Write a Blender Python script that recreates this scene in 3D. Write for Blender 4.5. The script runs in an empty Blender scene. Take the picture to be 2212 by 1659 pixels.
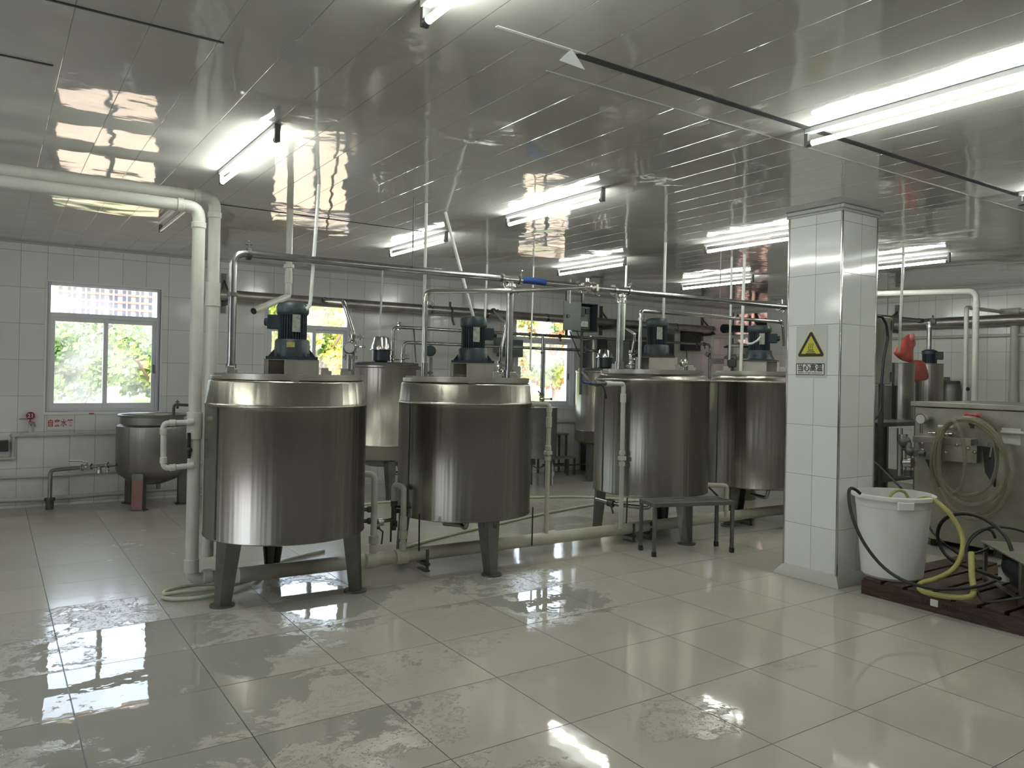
import bpy, bmesh, math, random
from mathutils import Vector, Matrix, Euler
random.seed(7)
S = bpy.context.scene
COL = S.collection
PI = math.pi
# ------------------------------------------------------------------ camera model (metres, floor z = 0)
FPX, YAW, PITCH, ROLL, OX, OY, CH = 1672.29, 0.6002127, 0.0035591, 0.0196802, 19.505, -26.729, 1.52695
_f = Vector((math.sin(YAW)*math.cos(PITCH), math.cos(YAW)*math.cos(PITCH), math.sin(PITCH)))
_r = Vector((math.cos(YAW), -math.sin(YAW), 0)); _u = _r.cross(_f)
CR = _r*math.cos(ROLL)+_u*math.sin(ROLL); CU = -_r*math.sin(ROLL)+_u*math.cos(ROLL); CF = _f
CAM = Vector((0, 0, CH))
def A(px, py, X=None, Y=None, Z=None, D=None):
    """a survey point of the room: sight line through a photo point met with a known wall, height or distance"""
    d = CF+CR*((px-1106-OX)/FPX)-CU*((py-829.5-OY)/FPX)
    if X is not None: t = X/d.x
    elif Y is not None: t = Y/d.y
    elif Z is not None: t = (Z-CH)/d.z
    else: t = D/math.hypot(d.x, d.y)
    return CAM+d*t
cd = bpy.data.cameras.new('camera'); cam = bpy.data.objects.new('camera', cd); COL.objects.link(cam)
cd.sensor_fit = 'HORIZONTAL'; cd.sensor_width = 36; cd.lens = FPX/2212*36
cd.shift_x = -OX/2212; cd.shift_y = OY/2212; cd.clip_start = .05; cd.clip_end = 900
cam.matrix_world = Matrix(((CR.x, CU.x, -CF.x, 0), (CR.y, CU.y, -CF.y, 0), (CR.z, CU.z, -CF.z, CH), (0, 0, 0, 1)))
S.camera = cam
# ------------------------------------------------------------------ materials
def NT(name):
    m = bpy.data.materials.new(name); m.use_nodes = True
    nt = m.node_tree; b = nt.nodes['Principled BSDF']
    return m, nt, b
def nd(nt, t, **k):
    n = nt.nodes.new(t)
    for a, v in k.items():
        if a.startswith('i_'): n.inputs[a[2:].replace('_', ' ')].default_value = v
        else: setattr(n, a, v)
    return n
def mat(name, col, rough=.5, metal=0, bump=0, bscale=40, var=0, vscale=3, spec=None, coat=0, trans=0, emit=None, estr=0, alpha=None, ior=None, sub=0):
    m, nt, b = NT(name); L = nt.links
    b.inputs['Base Color'].default_value = (*col, 1); b.inputs['Roughness'].default_value = rough; b.inputs['Metallic'].default_value = metal
    if spec is not None: b.inputs['Specular IOR Level'].default_value = spec
    if coat: b.inputs['Coat Weight'].default_value = coat; b.inputs['Coat Roughness'].default_value = .06
    if trans: b.inputs['Transmission Weight'].default_value = trans
    if ior: b.inputs['IOR'].default_value = ior
    if emit: b.inputs['Emission Color'].default_value = (*emit, 1); b.inputs['Emission Strength'].default_value = estr
    tc = nd(nt, 'ShaderNodeTexCoord')
    if var:
        n = nd(nt, 'ShaderNodeTexNoise', i_Scale=vscale, i_Detail=6.0, i_Roughness=.6); L.new(tc.outputs['Object'], n.inputs['Vector'])
        mx = nd(nt, 'ShaderNodeMix', data_type='RGBA', blend_type='MIX')
        cr = nd(nt, 'ShaderNodeMapRange', i_From_Min=.35, i_From_Max=.68); L.new(n.outputs['Fac'], cr.inputs['Value'])
        L.new(cr.outputs['Result'], mx.inputs['Factor'])
        mx.inputs['A'].default_value = (*col, 1); mx.inputs['B'].default_value = (*[c*(1-var) for c in col], 1)
        L.new(mx.outputs['Result'], b.inputs['Base Color'])
        mr = nd(nt, 'ShaderNodeMapRange', i_To_Min=rough, i_To_Max=min(1, rough*1.35)); L.new(n.outputs['Fac'], mr.inputs['Value']); L.new(mr.outputs['Result'], b.inputs['Roughness'])
    if bump:
        n2 = nd(nt, 'ShaderNodeTexNoise', i_Scale=bscale, i_Detail=3.0); L.new(tc.outputs['Object'], n2.inputs['Vector'])
        bp = nd(nt, 'ShaderNodeBump', i_Strength=bump, i_Distance=.01); L.new(n2.outputs['Fac'], bp.inputs['Height']); L.new(bp.outputs['Normal'], b.inputs['Normal'])
    return m
def steel(name, col=(.345, .328, .285), rough=.25, aniso=.93, streak=.06, dirt=0):
    m, nt, b = NT(name); L = nt.links
    b.inputs['Metallic'].default_value = 1; b.inputs['Anisotropic'].default_value = aniso
    tc = nd(nt, 'ShaderNodeTexCoord'); tg = nd(nt, 'ShaderNodeTangent', direction_type='RADIAL', axis='Z')
    L.new(tg.outputs['Tangent'], b.inputs['Tangent'])
    mp = nd(nt, 'ShaderNodeMapping'); mp.inputs['Scale'].default_value = (1.5, 1.5, 30); L.new(tc.outputs['Object'], mp.inputs['Vector'])
    n = nd(nt, 'ShaderNodeTexNoise', i_Scale=3.0, i_Detail=5.0, i_Roughness=.65); L.new(mp.outputs['Vector'], n.inputs['Vector'])
    mr = nd(nt, 'ShaderNodeMapRange', i_To_Min=rough*(1-streak), i_To_Max=rough*(1+streak)); L.new(n.outputs['Fac'], mr.inputs['Value']); L.new(mr.outputs['Result'], b.inputs['Roughness'])
    n2 = nd(nt, 'ShaderNodeTexNoise', i_Scale=1.7, i_Detail=4.0); L.new(tc.outputs['Object'], n2.inputs['Vector'])
    mx = nd(nt, 'ShaderNodeMix', data_type='RGBA'); mx.inputs['A'].default_value = (*col, 1); mx.inputs['B'].default_value = (*[c*(.78-dirt) for c in col], 1)
    L.new(n2.outputs['Fac'], mx.inputs['Factor']); L.new(mx.outputs['Result'], b.inputs['Base Color'])
    # slow waviness of rolled sheet, running around the drum
    mp3 = nd(nt, 'ShaderNodeMapping'); mp3.inputs['Scale'].default_value = (7, 7, .22); L.new(tc.outputs['Object'], mp3.inputs['Vector'])
    n3 = nd(nt, 'ShaderNodeTexNoise', i_Scale=1.6, i_Detail=2.0); L.new(mp3.outputs['Vector'], n3.inputs['Vector'])
    bp = nd(nt, 'ShaderNodeBump', i_Strength=.6, i_Distance=.018); L.new(n3.outputs['Fac'], bp.inputs['Height']); L.new(bp.outputs['Normal'], b.inputs['Normal'])
    return m
M = {}
M['steel'] = steel('brushed_stainless_steel')
M['steel_dark'] = steel('dull_stainless_steel', (.33, .325, .3), .42, .7, .1)
M['steel_sheet'] = mat('flat_stainless_sheet', (.5, .485, .43), .34, 1, var=.3, vscale=4)
M['steel_cap'] = mat('polished_stainless_steel', (.62, .61, .58), .14, 1, var=.15)
M['steel_pipe'] = mat('stainless_pipe', (.42, .42, .41), .22, 1, var=.35, vscale=8)
M['steel_leg'] = mat('matt_stainless_leg', (.21, .215, .205), .42, 1, var=.3, vscale=6)
M['steel_old'] = mat('tarnished_steel', (.15, .15, .145), .45, .8, var=.4, vscale=12)
M['clad'] = mat('insulation_cladding', (.5, .48, .44), .33, .9, var=.3, vscale=5)
M['pvc'] = mat('white_pvc', (.56, .57, .51), .3, var=.12, vscale=4)
M['pvc_old'] = mat('yellowed_pvc', (.54, .53, .43), .38, var=.2, vscale=6)
M['conduit'] = mat('white_conduit', (.68, .7, .66), .4)
M['motor'] = mat('blue_green_motor_paint', (.014, .028, .036), .38, var=.3, vscale=9)
M['motor_light'] = mat('motor_cover_paint', (.032, .055, .06), .36, var=.25, vscale=9)
M['motor_black'] = mat('black_motor', (.01, .018, .025), .35)
M['plate'] = mat('aluminium_nameplate', (.5, .52, .48), .35, .6, var=.5, vscale=40)
M['yellow_plate'] = mat('yellow_label', (.4, .36, .1), .5, var=.4, vscale=50)
M['black'] = mat('black_rubber', (.012, .012, .013), .45)
M['green_gauge'] = mat('green_gauge_paint', (.018, .06, .05), .35)
M['gauge_glass'] = mat('gauge_face', (.5, .5, .47), .2, coat=.6)
M['grey_box'] = mat('grey_enamel', (.17, .2, .2), .4, var=.15)
M['dark_box'] = mat('dark_enamel', (.035, .04, .045), .4, var=.2)
M['cab_grey'] = mat('grey_green_cabinet', (.16, .175, .165), .38, var=.15)
M['white_box'] = mat('white_enamel', (.6, .6, .57), .4)
M['blue'] = mat('blue_handle', (.01, .04, .16), .4)
M['red'] = mat('red_plastic', (.42, .03, .03), .4)
M['red_tag'] = mat('dark_red_tag', (.2, .015, .03), .45)
M['red_text'] = mat('red_lettering', (.38, .03, .05), .5)
M['white'] = mat('white_sign', (.68, .68, .66), .4)
M['sign_film'] = mat('clear_sign_film', (.56, .57, .54), .25)
M['black_ink'] = mat('black_ink', (.012, .012, .014), .5)
M['sign_yellow'] = mat('sign_yellow', (.55, .5, .05), .45)
M['frame'] = mat('white_window_aluminium', (.74, .76, .8), .4)
M['rust'] = mat('rust', (.13, .05, .02), .8, var=.5, vscale=20)
M['pink_film'] = mat('faded_red_film', (.28, .14, .14), .5, var=.2)
M['bucket'] = mat('white_bucket_plastic', (.74, .75, .72), .38, var=.05, sub=.2)
M['yellow_hose'] = mat('yellow_hose', (.37, .35, .11), .32, var=.2, vscale=6)
M['green_hose'] = mat('pale_green_hose', (.5, .54, .4), .3, var=.15)
M['bag'] = mat('red_plastic_bag', (.46, .085, .07), .42, bump=.6, bscale=14, trans=.12)
M['bag_pale'] = mat('bag_knot', (.55, .2, .19), .4, bump=.5, bscale=20, trans=.2)
M['concrete'] = mat('outer_wall_render', (.5, .46, .4), .8, var=.2)
M['body_lamp'] = mat('lamp_batten', (.62, .63, .64), .3)
M['tube'] = mat('lit_tube', (1, 1, 1), .4, emit=(.96, 1, .92), estr=70)
M['tube_off'] = mat('unlit_tube', (.5, .5, .45), .25)
M['joint'] = mat('ceiling_joint_gap', (.03, .032, .035), .5, var=.5, vscale=9)
M['joint_light'] = mat('ceiling_joint_trim', (.42, .43, .42), .3)
M['tape'] = mat('white_tape', (.7, .72, .7), .5)
M['asphalt'] = mat('warm_pavement', (.52, .36, .24), .9, var=.25, vscale=.4)
M['ground'] = M['asphalt']
def tile_mat(name, col, grout, tw, th, ox, oz, axis, gw=.0022, rough=.12, vary=.04, bump=.25, dirt=False):
    """rectangular tiles laid over a wall; axis = horizontal world axis (0 x, 1 y)"""
    m, nt, b = NT(name); L = nt.links
    g = nd(nt, 'ShaderNodeNewGeometry'); sp = nd(nt, 'ShaderNodeSeparateXYZ'); L.new(g.outputs['Position'], sp.inputs[0])
    def mth(op, a, c=None, **k):
        n = nd(nt, 'ShaderNodeMath', operation=op)
        for i, v in enumerate((a, c)):
            if v is None: continue
            if hasattr(v, 'links') or hasattr(v, 'is_linked'): L.new(v, n.inputs[i])
            else: n.inputs[i].default_value = v
        return n.outputs[0]
    if axis == 2:
        # pick the horizontal coordinate by the facing of the surface
        sn = nd(nt, 'ShaderNodeSeparateXYZ'); L.new(g.outputs['True Normal'], sn.inputs[0])
        ax = mth('GREATER_THAN', mth('ABSOLUTE', sn.outputs[0]), .5)
        mixh = nd(nt, 'ShaderNodeMix', data_type='FLOAT'); L.new(ax, mixh.inputs['Factor'])
        L.new(mth('SUBTRACT', sp.outputs[0], ox[0]), mixh.inputs['A']); L.new(mth('SUBTRACT', sp.outputs[1], ox[1]), mixh.inputs['B'])
        h = mixh.outputs['Result']
    else: h = mth('SUBTRACT', sp.outputs[axis], ox)
    v = mth('SUBTRACT', sp.outputs[2], oz)
    u_, v_ = mth('DIVIDE', h, tw), mth('DIVIDE', v, th)
    fu, fv = mth('FRACT', u_), mth('FRACT', v_)
    eu = mth('MULTIPLY', mth('MINIMUM', fu, mth('SUBTRACT', 1.0, fu)), tw); ev = mth('MULTIPLY', mth('MINIMUM', fv, mth('SUBTRACT', 1.0, fv)), th)
    e = mth('MINIMUM', eu, ev)
    mask = nd(nt, 'ShaderNodeMapRange', i_From_Min=gw*.5, i_From_Max=gw*1.1); L.new(e, mask.inputs['Value'])
    cid = nd(nt, 'ShaderNodeCombineXYZ'); L.new(mth('FLOOR', u_), cid.inputs[0]); L.new(mth('FLOOR', v_), cid.inputs[1])
    wn = nd(nt, 'ShaderNodeTexWhiteNoise'); L.new(cid.outputs[0], wn.inputs['Vector'])
    vr = nd(nt, 'ShaderNodeMapRange', i_To_Min=1-vary, i_To_Max=1+vary); L.new(wn.outputs['Value'], vr.inputs['Value'])
    tcol = nd(nt, 'ShaderNodeMix', data_type='RGBA', blend_type='MULTIPLY'); tcol.inputs['Factor'].default_value = 1; tcol.inputs['A'].default_value = (*col, 1)
    cc = nd(nt, 'ShaderNodeCombineXYZ')
    for i in range(3): L.new(vr.outputs['Result'], cc.inputs[i])
    L.new(cc.outputs[0], tcol.inputs['B'])
    base = tcol.outputs['Result']
    if dirt:
        nn = nd(nt, 'ShaderNodeTexNoise', i_Scale=1.4, i_Detail=7.0, i_Roughness=.7); L.new(g.outputs['Position'], nn.inputs['Vector'])
        dz = nd(nt, 'ShaderNodeMapRange', i_From_Min=.9, i_From_Max=0.0, i_To_Min=.15, i_To_Max=1.0); L.new(sp.outputs[2], dz.inputs['Value'])
        nr = nd(nt, 'ShaderNodeMapRange', i_From_Min=.42, i_From_Max=.7, i_To_Max=.55); L.new(nn.outputs['Fac'], nr.inputs['Value'])
        dm = mth('MULTIPLY', dz.outputs['Result'], nr.outputs['Result'])
        mm = nd(nt, 'ShaderNodeMix', data_type='RGBA'); L.new(dm, mm.inputs['Factor']); L.new(base, mm.inputs['A']); mm.inputs['B'].default_value = (.36, .31, .27, 1)
        base = mm.outputs['Result']
    fin = nd(nt, 'ShaderNodeMix', data_type='RGBA'); L.new(mask.outputs['Result'], fin.inputs['Factor']); fin.inputs['A'].default_value = (*grout, 1); L.new(base, fin.inputs['B'])
    L.new(fin.outputs['Result'], b.inputs['Base Color'])
    rr = nd(nt, 'ShaderNodeMapRange', i_To_Min=.7, i_To_Max=rough); L.new(mask.outputs['Result'], rr.inputs['Value']); L.new(rr.outputs['Result'], b.inputs['Roughness'])
    # every tile sits at a slightly different tilt, plus a soft wave in the glaze
    wc = nd(nt, 'ShaderNodeSeparateColor'); L.new(wn.outputs['Color'], wc.inputs[0])
    til = mth('ADD', mth('MULTIPLY', mth('SUBTRACT', wc.outputs[0], .5), mth('MULTIPLY', fu, tw*.012)), mth('MULTIPLY', mth('SUBTRACT', wc.outputs[1], .5), mth('MULTIPLY', fv, th*.012)))
    nw = nd(nt, 'ShaderNodeTexNoise', i_Scale=4.0, i_Detail=2.0); L.new(g.outputs['Position'], nw.inputs['Vector'])
    hh = mth('ADD', mth('ADD', mth('MULTIPLY', mask.outputs['Result'], .0008), til), mth('MULTIPLY', nw.outputs['Fac'], .0012))
    bp = nd(nt, 'ShaderNodeBump', i_Strength=1.0, i_Distance=bump*4); L.new(hh, bp.inputs['Height']); L.new(bp.outputs['Normal'], b.inputs['Normal'])
    return m
M['wall_tile'] = tile_mat('back_wall_tiles', (.74, .745, .74), (.25, .25, .25), .2436, .387, .2414, .032, 0, dirt=True)
M['side_tile'] = tile_mat('end_wall_tiles', (.74, .74, .69), (.3, .3, .29), .2436, .387, .12, .032, 1)
M['col_tile'] = tile_mat('column_tiles', (.76, .77, .745), (.2, .21, .2), .25, .384, (4.96+.46-.23, 3.40+.22), .03, 2, gw=.0018, rough=.1)
# floor: 600 mm polished tiles, dark joints, wet in patches
def floor_mat():
    m, nt, b = NT('wet_polished_floor_tiles'); L = nt.links
    g = nd(nt, 'ShaderNodeNewGeometry'); sp = nd(nt, 'ShaderNodeSeparateXYZ'); L.new(g.outputs['Position'], sp.inputs[0])
    def mth(op, a, c=None, d=None, clamp=False):
        n = nd(nt, 'ShaderNodeMath', operation=op); n.use_clamp = clamp
        for i, v in enumerate((a, c, d)):
            if v is None: continue
            if isinstance(v, (int, float)): n.inputs[i].default_value = v
            else: L.new(v, n.inputs[i])
        return n.outputs[0]
    X, Y = sp.outputs[0], sp.outputs[1]
    u_ = mth('DIVIDE', mth('SUBTRACT', X, .3278), .6); v_ = mth('DIVIDE', mth('SUBTRACT', Y, 2.6692-.6*20), .6)
    fu, fv = mth('FRACT', u_), mth('FRACT', v_)
    e = mth('MULTIPLY', mth('MINIMUM', mth('MINIMUM', fu, mth('SUBTRACT', 1.0, fu)), mth('MINIMUM', fv, mth('SUBTRACT', 1.0, fv))), .6)
    mask = nd(nt, 'ShaderNodeMapRange', i_From_Min=.0016, i_From_Max=.0030); L.new(e, mask.inputs['Value']); mk = mask.outputs['Result']
    cid = nd(nt, 'ShaderNodeCombineXYZ'); L.new(mth('FLOOR', u_), cid.inputs[0]); L.new(mth('FLOOR', v_), cid.inputs[1])
    wn = nd(nt, 'ShaderNodeTexWhiteNoise'); L.new(cid.outputs[0], wn.inputs['Vector'])
    n1 = nd(nt, 'ShaderNodeTexNoise', i_Scale=1.1, i_Detail=8.0, i_Roughness=.65); L.new(g.outputs['Position'], n1.inputs['Vector'])
    # tile colour with faint clouding
    mx = nd(nt, 'ShaderNodeMix', data_type='RGBA'); mx.inputs['A'].default_value = (.50, .475, .415, 1); mx.inputs['B'].default_value = (.465, .44, .385, 1)
    fr = nd(nt, 'ShaderNodeMapRange', i_From_Min=.38, i_From_Max=.66); L.new(n1.outputs['Fac'], fr.inputs['Value']); L.new(fr.outputs['Result'], mx.inputs['Factor'])
    hv = nd(nt, 'ShaderNodeHueSaturation'); L.new(mx.outputs['Result'], hv.inputs['Color'])
    L.new(mth('ADD', .95, mth('MULTIPLY', wn.outputs['Value'], .1)), hv.inputs['Value'])
    # wet region: strongest at the left by the first tank, a few splashes elsewhere
    def blob(cx, cy, rx, ry):
        a = mth('DIVIDE', mth('SUBTRACT', X, cx), rx); c = mth('DIVIDE', mth('SUBTRACT', Y, cy), ry)
        d2 = mth('ADD', mth('MULTIPLY', a, a), mth('MULTIPLY', c, c))
        return mth('EXPONENT', mth('MULTIPLY', d2, -1.0))
    reg = None
    for bb, w in (((.7, 4.1, 1.1, 1.9), 1.2), ((2.9, 4.6, 1.3, .8), .9), ((.9, 7.0, 1.4, 2.6), .45), ((1.6, 3.6, 1.6, .8), .7), ((1.3, 2.3, .9, .35), .95), ((2.6, 2.4, .5, .4), .75), ((3.6, 2.6, .5, .35), .6), ((5.5, 6.9, 3.5, 1.6), .65), ((3.2, 4.15, .6, .45), 1.3), ((1.85, 4.95, .5, .75), 1.35), ((1.35, 3.1, .7, .9), .85), ((2.2, 5.0, .6, .5), .9)):
        t = mth('MULTIPLY', blob(*bb), w); reg = t if reg is None else mth('MAXIMUM', reg, t)
    nA = nd(nt, 'ShaderNodeTexNoise', i_Scale=3.4, i_Detail=12.0, i_Roughness=.78, i_Distortion=.35); L.new(g.outputs['Position'], nA.inputs['Vector'])
    # water stops at tile edges on the uphill side: offset with the tile coordinate
    s = mth('ADD', mth('MULTIPLY', nA.outputs['Fac'], .8), mth('MULTIPLY', reg, .5))
    s = mth('ADD', s, mth('MULTIPLY', mth('SUBTRACT', fv, .5), .12))
    wet = nd(nt, 'ShaderNodeMapRange', i_From_Min=.83, i_From_Max=.85); L.new(s, wet.inputs['Value']); W = wet.outputs['Result']
    # half dry film with droplets around the puddles
    film = nd(nt, 'ShaderNodeMapRange', i_From_Min=.725, i_From_Max=.75); L.new(s, film.inputs['Value'])
    FM = mth('MULTIPLY', film.outputs['Result'], mth('SUBTRACT', 1.0, W))
    dark = nd(nt, 'ShaderNodeMix', data_type='RGBA', blend_type='MULTIPLY'); L.new(mth('MULTIPLY', W, .5), dark.inputs['Factor']); L.new(hv.outputs['Color'], dark.inputs['A']); dark.inputs['B'].default_value = (.4, .42, .45, 1)  # puddles darkened in colour to imitate the dark ceiling they mirror
    glarem = nd(nt, 'ShaderNodeMix', data_type='RGBA'); L.new(mth('MULTIPLY', FM, .035), glarem.inputs['Factor']); L.new(dark.outputs['Result'], glarem.inputs['A']); glarem.inputs['B'].default_value = (.6, .6, .58, 1)  # scattered window glare put into the film's colour as a slight lightening
    # dirt towards the back wall
    db = nd(nt, 'ShaderNodeMapRange', i_From_Min=8.2, i_From_Max=9.8, i_To_Max=.22); L.new(Y, db.inputs['Value'])
    dd = nd(nt, 'ShaderNodeMix', data_type='RGBA'); L.new(mth('MULTIPLY', db.outputs['Result'], fr.outputs['Result']), dd.inputs['Factor']); L.new(glarem.outputs['Result'], dd.inputs['A']); dd.inputs['B'].default_value = (.2, .16, .13, 1)
    gm = nd(nt, 'ShaderNodeMix', data_type='RGBA'); L.new(mk, gm.inputs['Factor']); gm.inputs['A'].default_value = (.035, .032, .028, 1); L.new(dd.outputs['Result'], gm.inputs['B'])
    L.new(gm.outputs['Result'], b.inputs['Base Color'])
    rough = mth('ADD', .042, mth('MULTIPLY', fr.outputs['Result'], .03))
    rough = mth('ADD', rough, mth('MULTIPLY', blob(.9, 7.6, 2.4, 2.2), .2))
    rough = mth('ADD', rough, mth('MULTIPLY', FM, .1))
    rough = mth('MULTIPLY', rough, mth('SUBTRACT', 1.0, mth('MULTIPLY', W, .93)))
    rough = mth('ADD', rough, mth('MULTIPLY', mth('SUBTRACT', 1.0, mk), .3), clamp=True)
    L.new(rough, b.inputs['Roughness']); b.inputs['IOR'].default_value = 1.5
    b.inputs['Specular IOR Level'].default_value = .62
    # relief: tile joints, puddle rims, droplets, slow undulation, each tile a little out of level
    nB = nd(nt, 'ShaderNodeTexNoise', i_Scale=42.0, i_Detail=4.0, i_Roughness=.6); L.new(g.outputs['Position'], nB.inputs['Vector'])
    vor = nd(nt, 'ShaderNodeTexVoronoi', feature='F1', i_Scale=70.0); L.new(g.outputs['Position'], vor.inputs['Vector'])
    dr = nd(nt, 'ShaderNodeMapRange', i_From_Min=.32, i_From_Max=.1); L.new(vor.outputs['Distance'], dr.inputs['Value'])
    drops = mth('MULTIPLY', mth('MULTIPLY', dr.outputs['Result'], FM), mth('GREATER_THAN', nB.outputs['Fac'], .52))
    nC = nd(nt, 'ShaderNodeTexNoise', i_Scale=2.0, i_Detail=1.0); L.new(g.outputs['Position'], nC.inputs['Vector'])
    wc = nd(nt, 'ShaderNodeSeparateColor'); L.new(wn.outputs['Color'], wc.inputs[0])
    til = mth('ADD', mth('MULTIPLY', mth('SUBTRACT', wc.outputs[0], .5), mth('MULTIPLY', fu, .0022)), mth('MULTIPLY', mth('SUBTRACT', wc.outputs[1], .5), mth('MULTIPLY', fv, .0022)))
    h = mth('ADD', mth('MULTIPLY', mk, .0006), mth('MULTIPLY', W, .0011))
    h = mth('ADD', h, mth('MULTIPLY', drops, .0022)); h = mth('ADD', h, mth('MULTIPLY', nC.outputs['Fac'], .0012)); h = mth('ADD', h, til)
    nW = nd(nt, 'ShaderNodeTexNoise', i_Scale=9.0, i_Detail=2.0); L.new(g.outputs['Position'], nW.inputs['Vector'])
    h = mth('ADD', h, mth('MULTIPLY', nW.outputs['Fac'], .00045))
    h = mth('ADD', h, mth('MULTIPLY', mth('MULTIPLY', nB.outputs['Fac'], FM), .0013))
    bp = nd(nt, 'ShaderNodeBump', i_Strength=1.0, i_Distance=1.0); L.new(h, bp.inputs['Height']); L.new(bp.outputs['Normal'], b.inputs['Normal'])
    return m
M['floor'] = floor_mat()
def ceil_mat():
    m, nt, b = NT('glossy_pvc_ceiling_boards'); L = nt.links
    g = nd(nt, 'ShaderNodeNewGeometry'); sp = nd(nt, 'ShaderNodeSeparateXYZ'); L.new(g.outputs['Position'], sp.inputs[0])
    def mth(op, a, c=None, clamp=False):
        n = nd(nt, 'ShaderNodeMath', operation=op); n.use_clamp = clamp
        for i, v in enumerate((a, c)):
            if v is None: continue
            if isinstance(v, (int, float)): n.inputs[i].default_value = v
            else: L.new(v, n.inputs[i])
        return n.outputs[0]
    X, Y = sp.outputs[0], sp.outputs[1]
    u_ = mth('DIVIDE', mth('ADD', X, 10.02), .25); fu = mth('FRACT', u_)
    e = mth('MULTIPLY', mth('MINIMUM', fu, mth('SUBTRACT', 1.0, fu)), .25)
    mk = nd(nt, 'ShaderNodeMapRange', i_From_Min=.0006, i_From_Max=.0024); L.new(e, mk.inputs['Value']); mk = mk.outputs['Result']
    sec = mth('FLOOR', mth('DIVIDE', mth('ADD', Y, 21.52), 4.0))
    cid = nd(nt, 'ShaderNodeCombineXYZ'); L.new(mth('FLOOR', u_), cid.inputs[0]); L.new(sec, cid.inputs[1])
    wn = nd(nt, 'ShaderNodeTexWhiteNoise'); L.new(cid.outputs[0], wn.inputs['Vector'])
    vr = mth('ADD', .985, mth('MULTIPLY', wn.outputs['Value'], .03))
    c = nd(nt, 'ShaderNodeMix', data_type='RGBA', blend_type='MULTIPLY'); c.inputs['Factor'].default_value = 1; c.inputs['A'].default_value = (.52, .515, .48, 1)
    cc = nd(nt, 'ShaderNodeCombineXYZ')
    for i in range(3): L.new(vr, cc.inputs[i])
    L.new(cc.outputs[0], c.inputs['B'])
    f = nd(nt, 'ShaderNodeMix', data_type='RGBA'); L.new(mth('MAXIMUM', mk, .35), f.inputs['Factor']); f.inputs['A'].default_value = (.12, .12, .11, 1); L.new(c.outputs['Result'], f.inputs['B'])
    L.new(f.outputs['Result'], b.inputs['Base Color'])
    b.inputs['Roughness'].default_value = .045; b.inputs['IOR'].default_value = 1.62; b.inputs['Specular IOR Level'].default_value = .62
    # ripples: long waves along each board, cross ribs, big buckles
    def noise(sc, s, det=2.0, off=0.0, dist=0.0):
        mp = nd(nt, 'ShaderNodeMapping'); mp.inputs['Scale'].default_value = sc; mp.inputs['Location'].default_value = (off, off*.7, 0); L.new(g.outputs['Position'], mp.inputs['Vector'])
        ad = nd(nt, 'ShaderNodeVectorMath', operation='ADD'); L.new(mp.outputs['Vector'], ad.inputs[0])
        sc_ = nd(nt, 'ShaderNodeVectorMath', operation='SCALE'); L.new(cid.outputs[0], sc_.inputs[0]); sc_.inputs['Scale'].default_value = 3.7 if off else 0.0
        L.new(sc_.outputs[0], ad.inputs[1])
        n = nd(nt, 'ShaderNodeTexNoise', i_Scale=s, i_Detail=det, i_Distortion=dist); L.new(ad.outputs[0], n.inputs['Vector']); return n.outputs['Fac']
    h = mth('MULTIPLY', noise((1, 1, 1), 1.6, 2.0, 0.0, .4), .011)
    h = mth('ADD', h, mth('MULTIPLY', noise((2.0, .5, 1), 2.4, 1.0, 5.3), .0022))
    h = mth('ADD', h, mth('MULTIPLY', noise((1.0, 3.0, 1), 6.0, 1.0, 2.1), .00035))
    wc = nd(nt, 'ShaderNodeSeparateColor'); L.new(wn.outputs['Color'], wc.inputs[0])
    h = mth('ADD', h, mth('MULTIPLY', mth('SUBTRACT', wc.outputs[0], .5), mth('MULTIPLY', fu, .0006)))
    bow = mth('MULTIPLY', fu, mth('SUBTRACT', 1.0, fu)); h = mth('ADD', h, mth('MULTIPLY', bow, .0004))
    h = mth('ADD', h, mth('MULTIPLY', mk, .0004))
    h = mth('ADD', h, mth('MULTIPLY', noise((1.0, 1.0, 1), 9.0, 2.0, 9.1, 1.0), .0003))
    bp = nd(nt, 'ShaderNodeBump', i_Strength=1.0, i_Distance=1.0); L.new(h, bp.inputs['Height']); L.new(bp.outputs['Normal'], b.inputs['Normal'])
    return m
M['ceiling'] = ceil_mat()
def glass_mat(name, tint=(.93, .96, .95), haze=0.0):
    m = bpy.data.materials.new(name); m.use_nodes = True; nt = m.node_tree; L = nt.links; nt.nodes.clear()
    o = nd(nt, 'ShaderNodeOutputMaterial'); tr = nd(nt, 'ShaderNodeBsdfTransparent'); tr.inputs[0].default_value = (*tint, 1)
    gl = nd(nt, 'ShaderNodeBsdfGlossy'); gl.inputs['Roughness'].default_value = .02; fr = nd(nt, 'ShaderNodeFresnel'); fr.inputs['IOR'].default_value = 1.45
    mx = nd(nt, 'ShaderNodeMixShader'); L.new(fr.outputs[0], mx.inputs[0]); L.new(tr.outputs[0], mx.inputs[1]); L.new(gl.outputs[0], mx.inputs[2])
    if haze:
        tl = nd(nt, 'ShaderNodeBsdfTranslucent'); tl.inputs[0].default_value = (.8, .8, .8, 1)
        n = nd(nt, 'ShaderNodeTexNoise', i_Scale=2.0, i_Detail=4.0); g = nd(nt, 'ShaderNodeNewGeometry'); L.new(g.outputs['Position'], n.inputs['Vector'])
        mr = nd(nt, 'ShaderNodeMapRange', i_From_Min=.4, i_From_Max=.75, i_To_Max=haze); L.new(n.outputs['Fac'], mr.inputs['Value'])
        m2 = nd(nt, 'ShaderNodeMixShader'); L.new(mr.outputs['Result'], m2.inputs[0]); L.new(mx.outputs[0], m2.inputs[1]); L.new(tl.outputs[0], m2.inputs[2]); L.new(m2.outputs[0], o.inputs[0])
    else: L.new(mx.outputs[0], o.inputs[0])
    return m
M['glass'] = glass_mat('window_glass', haze=.28)
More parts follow.
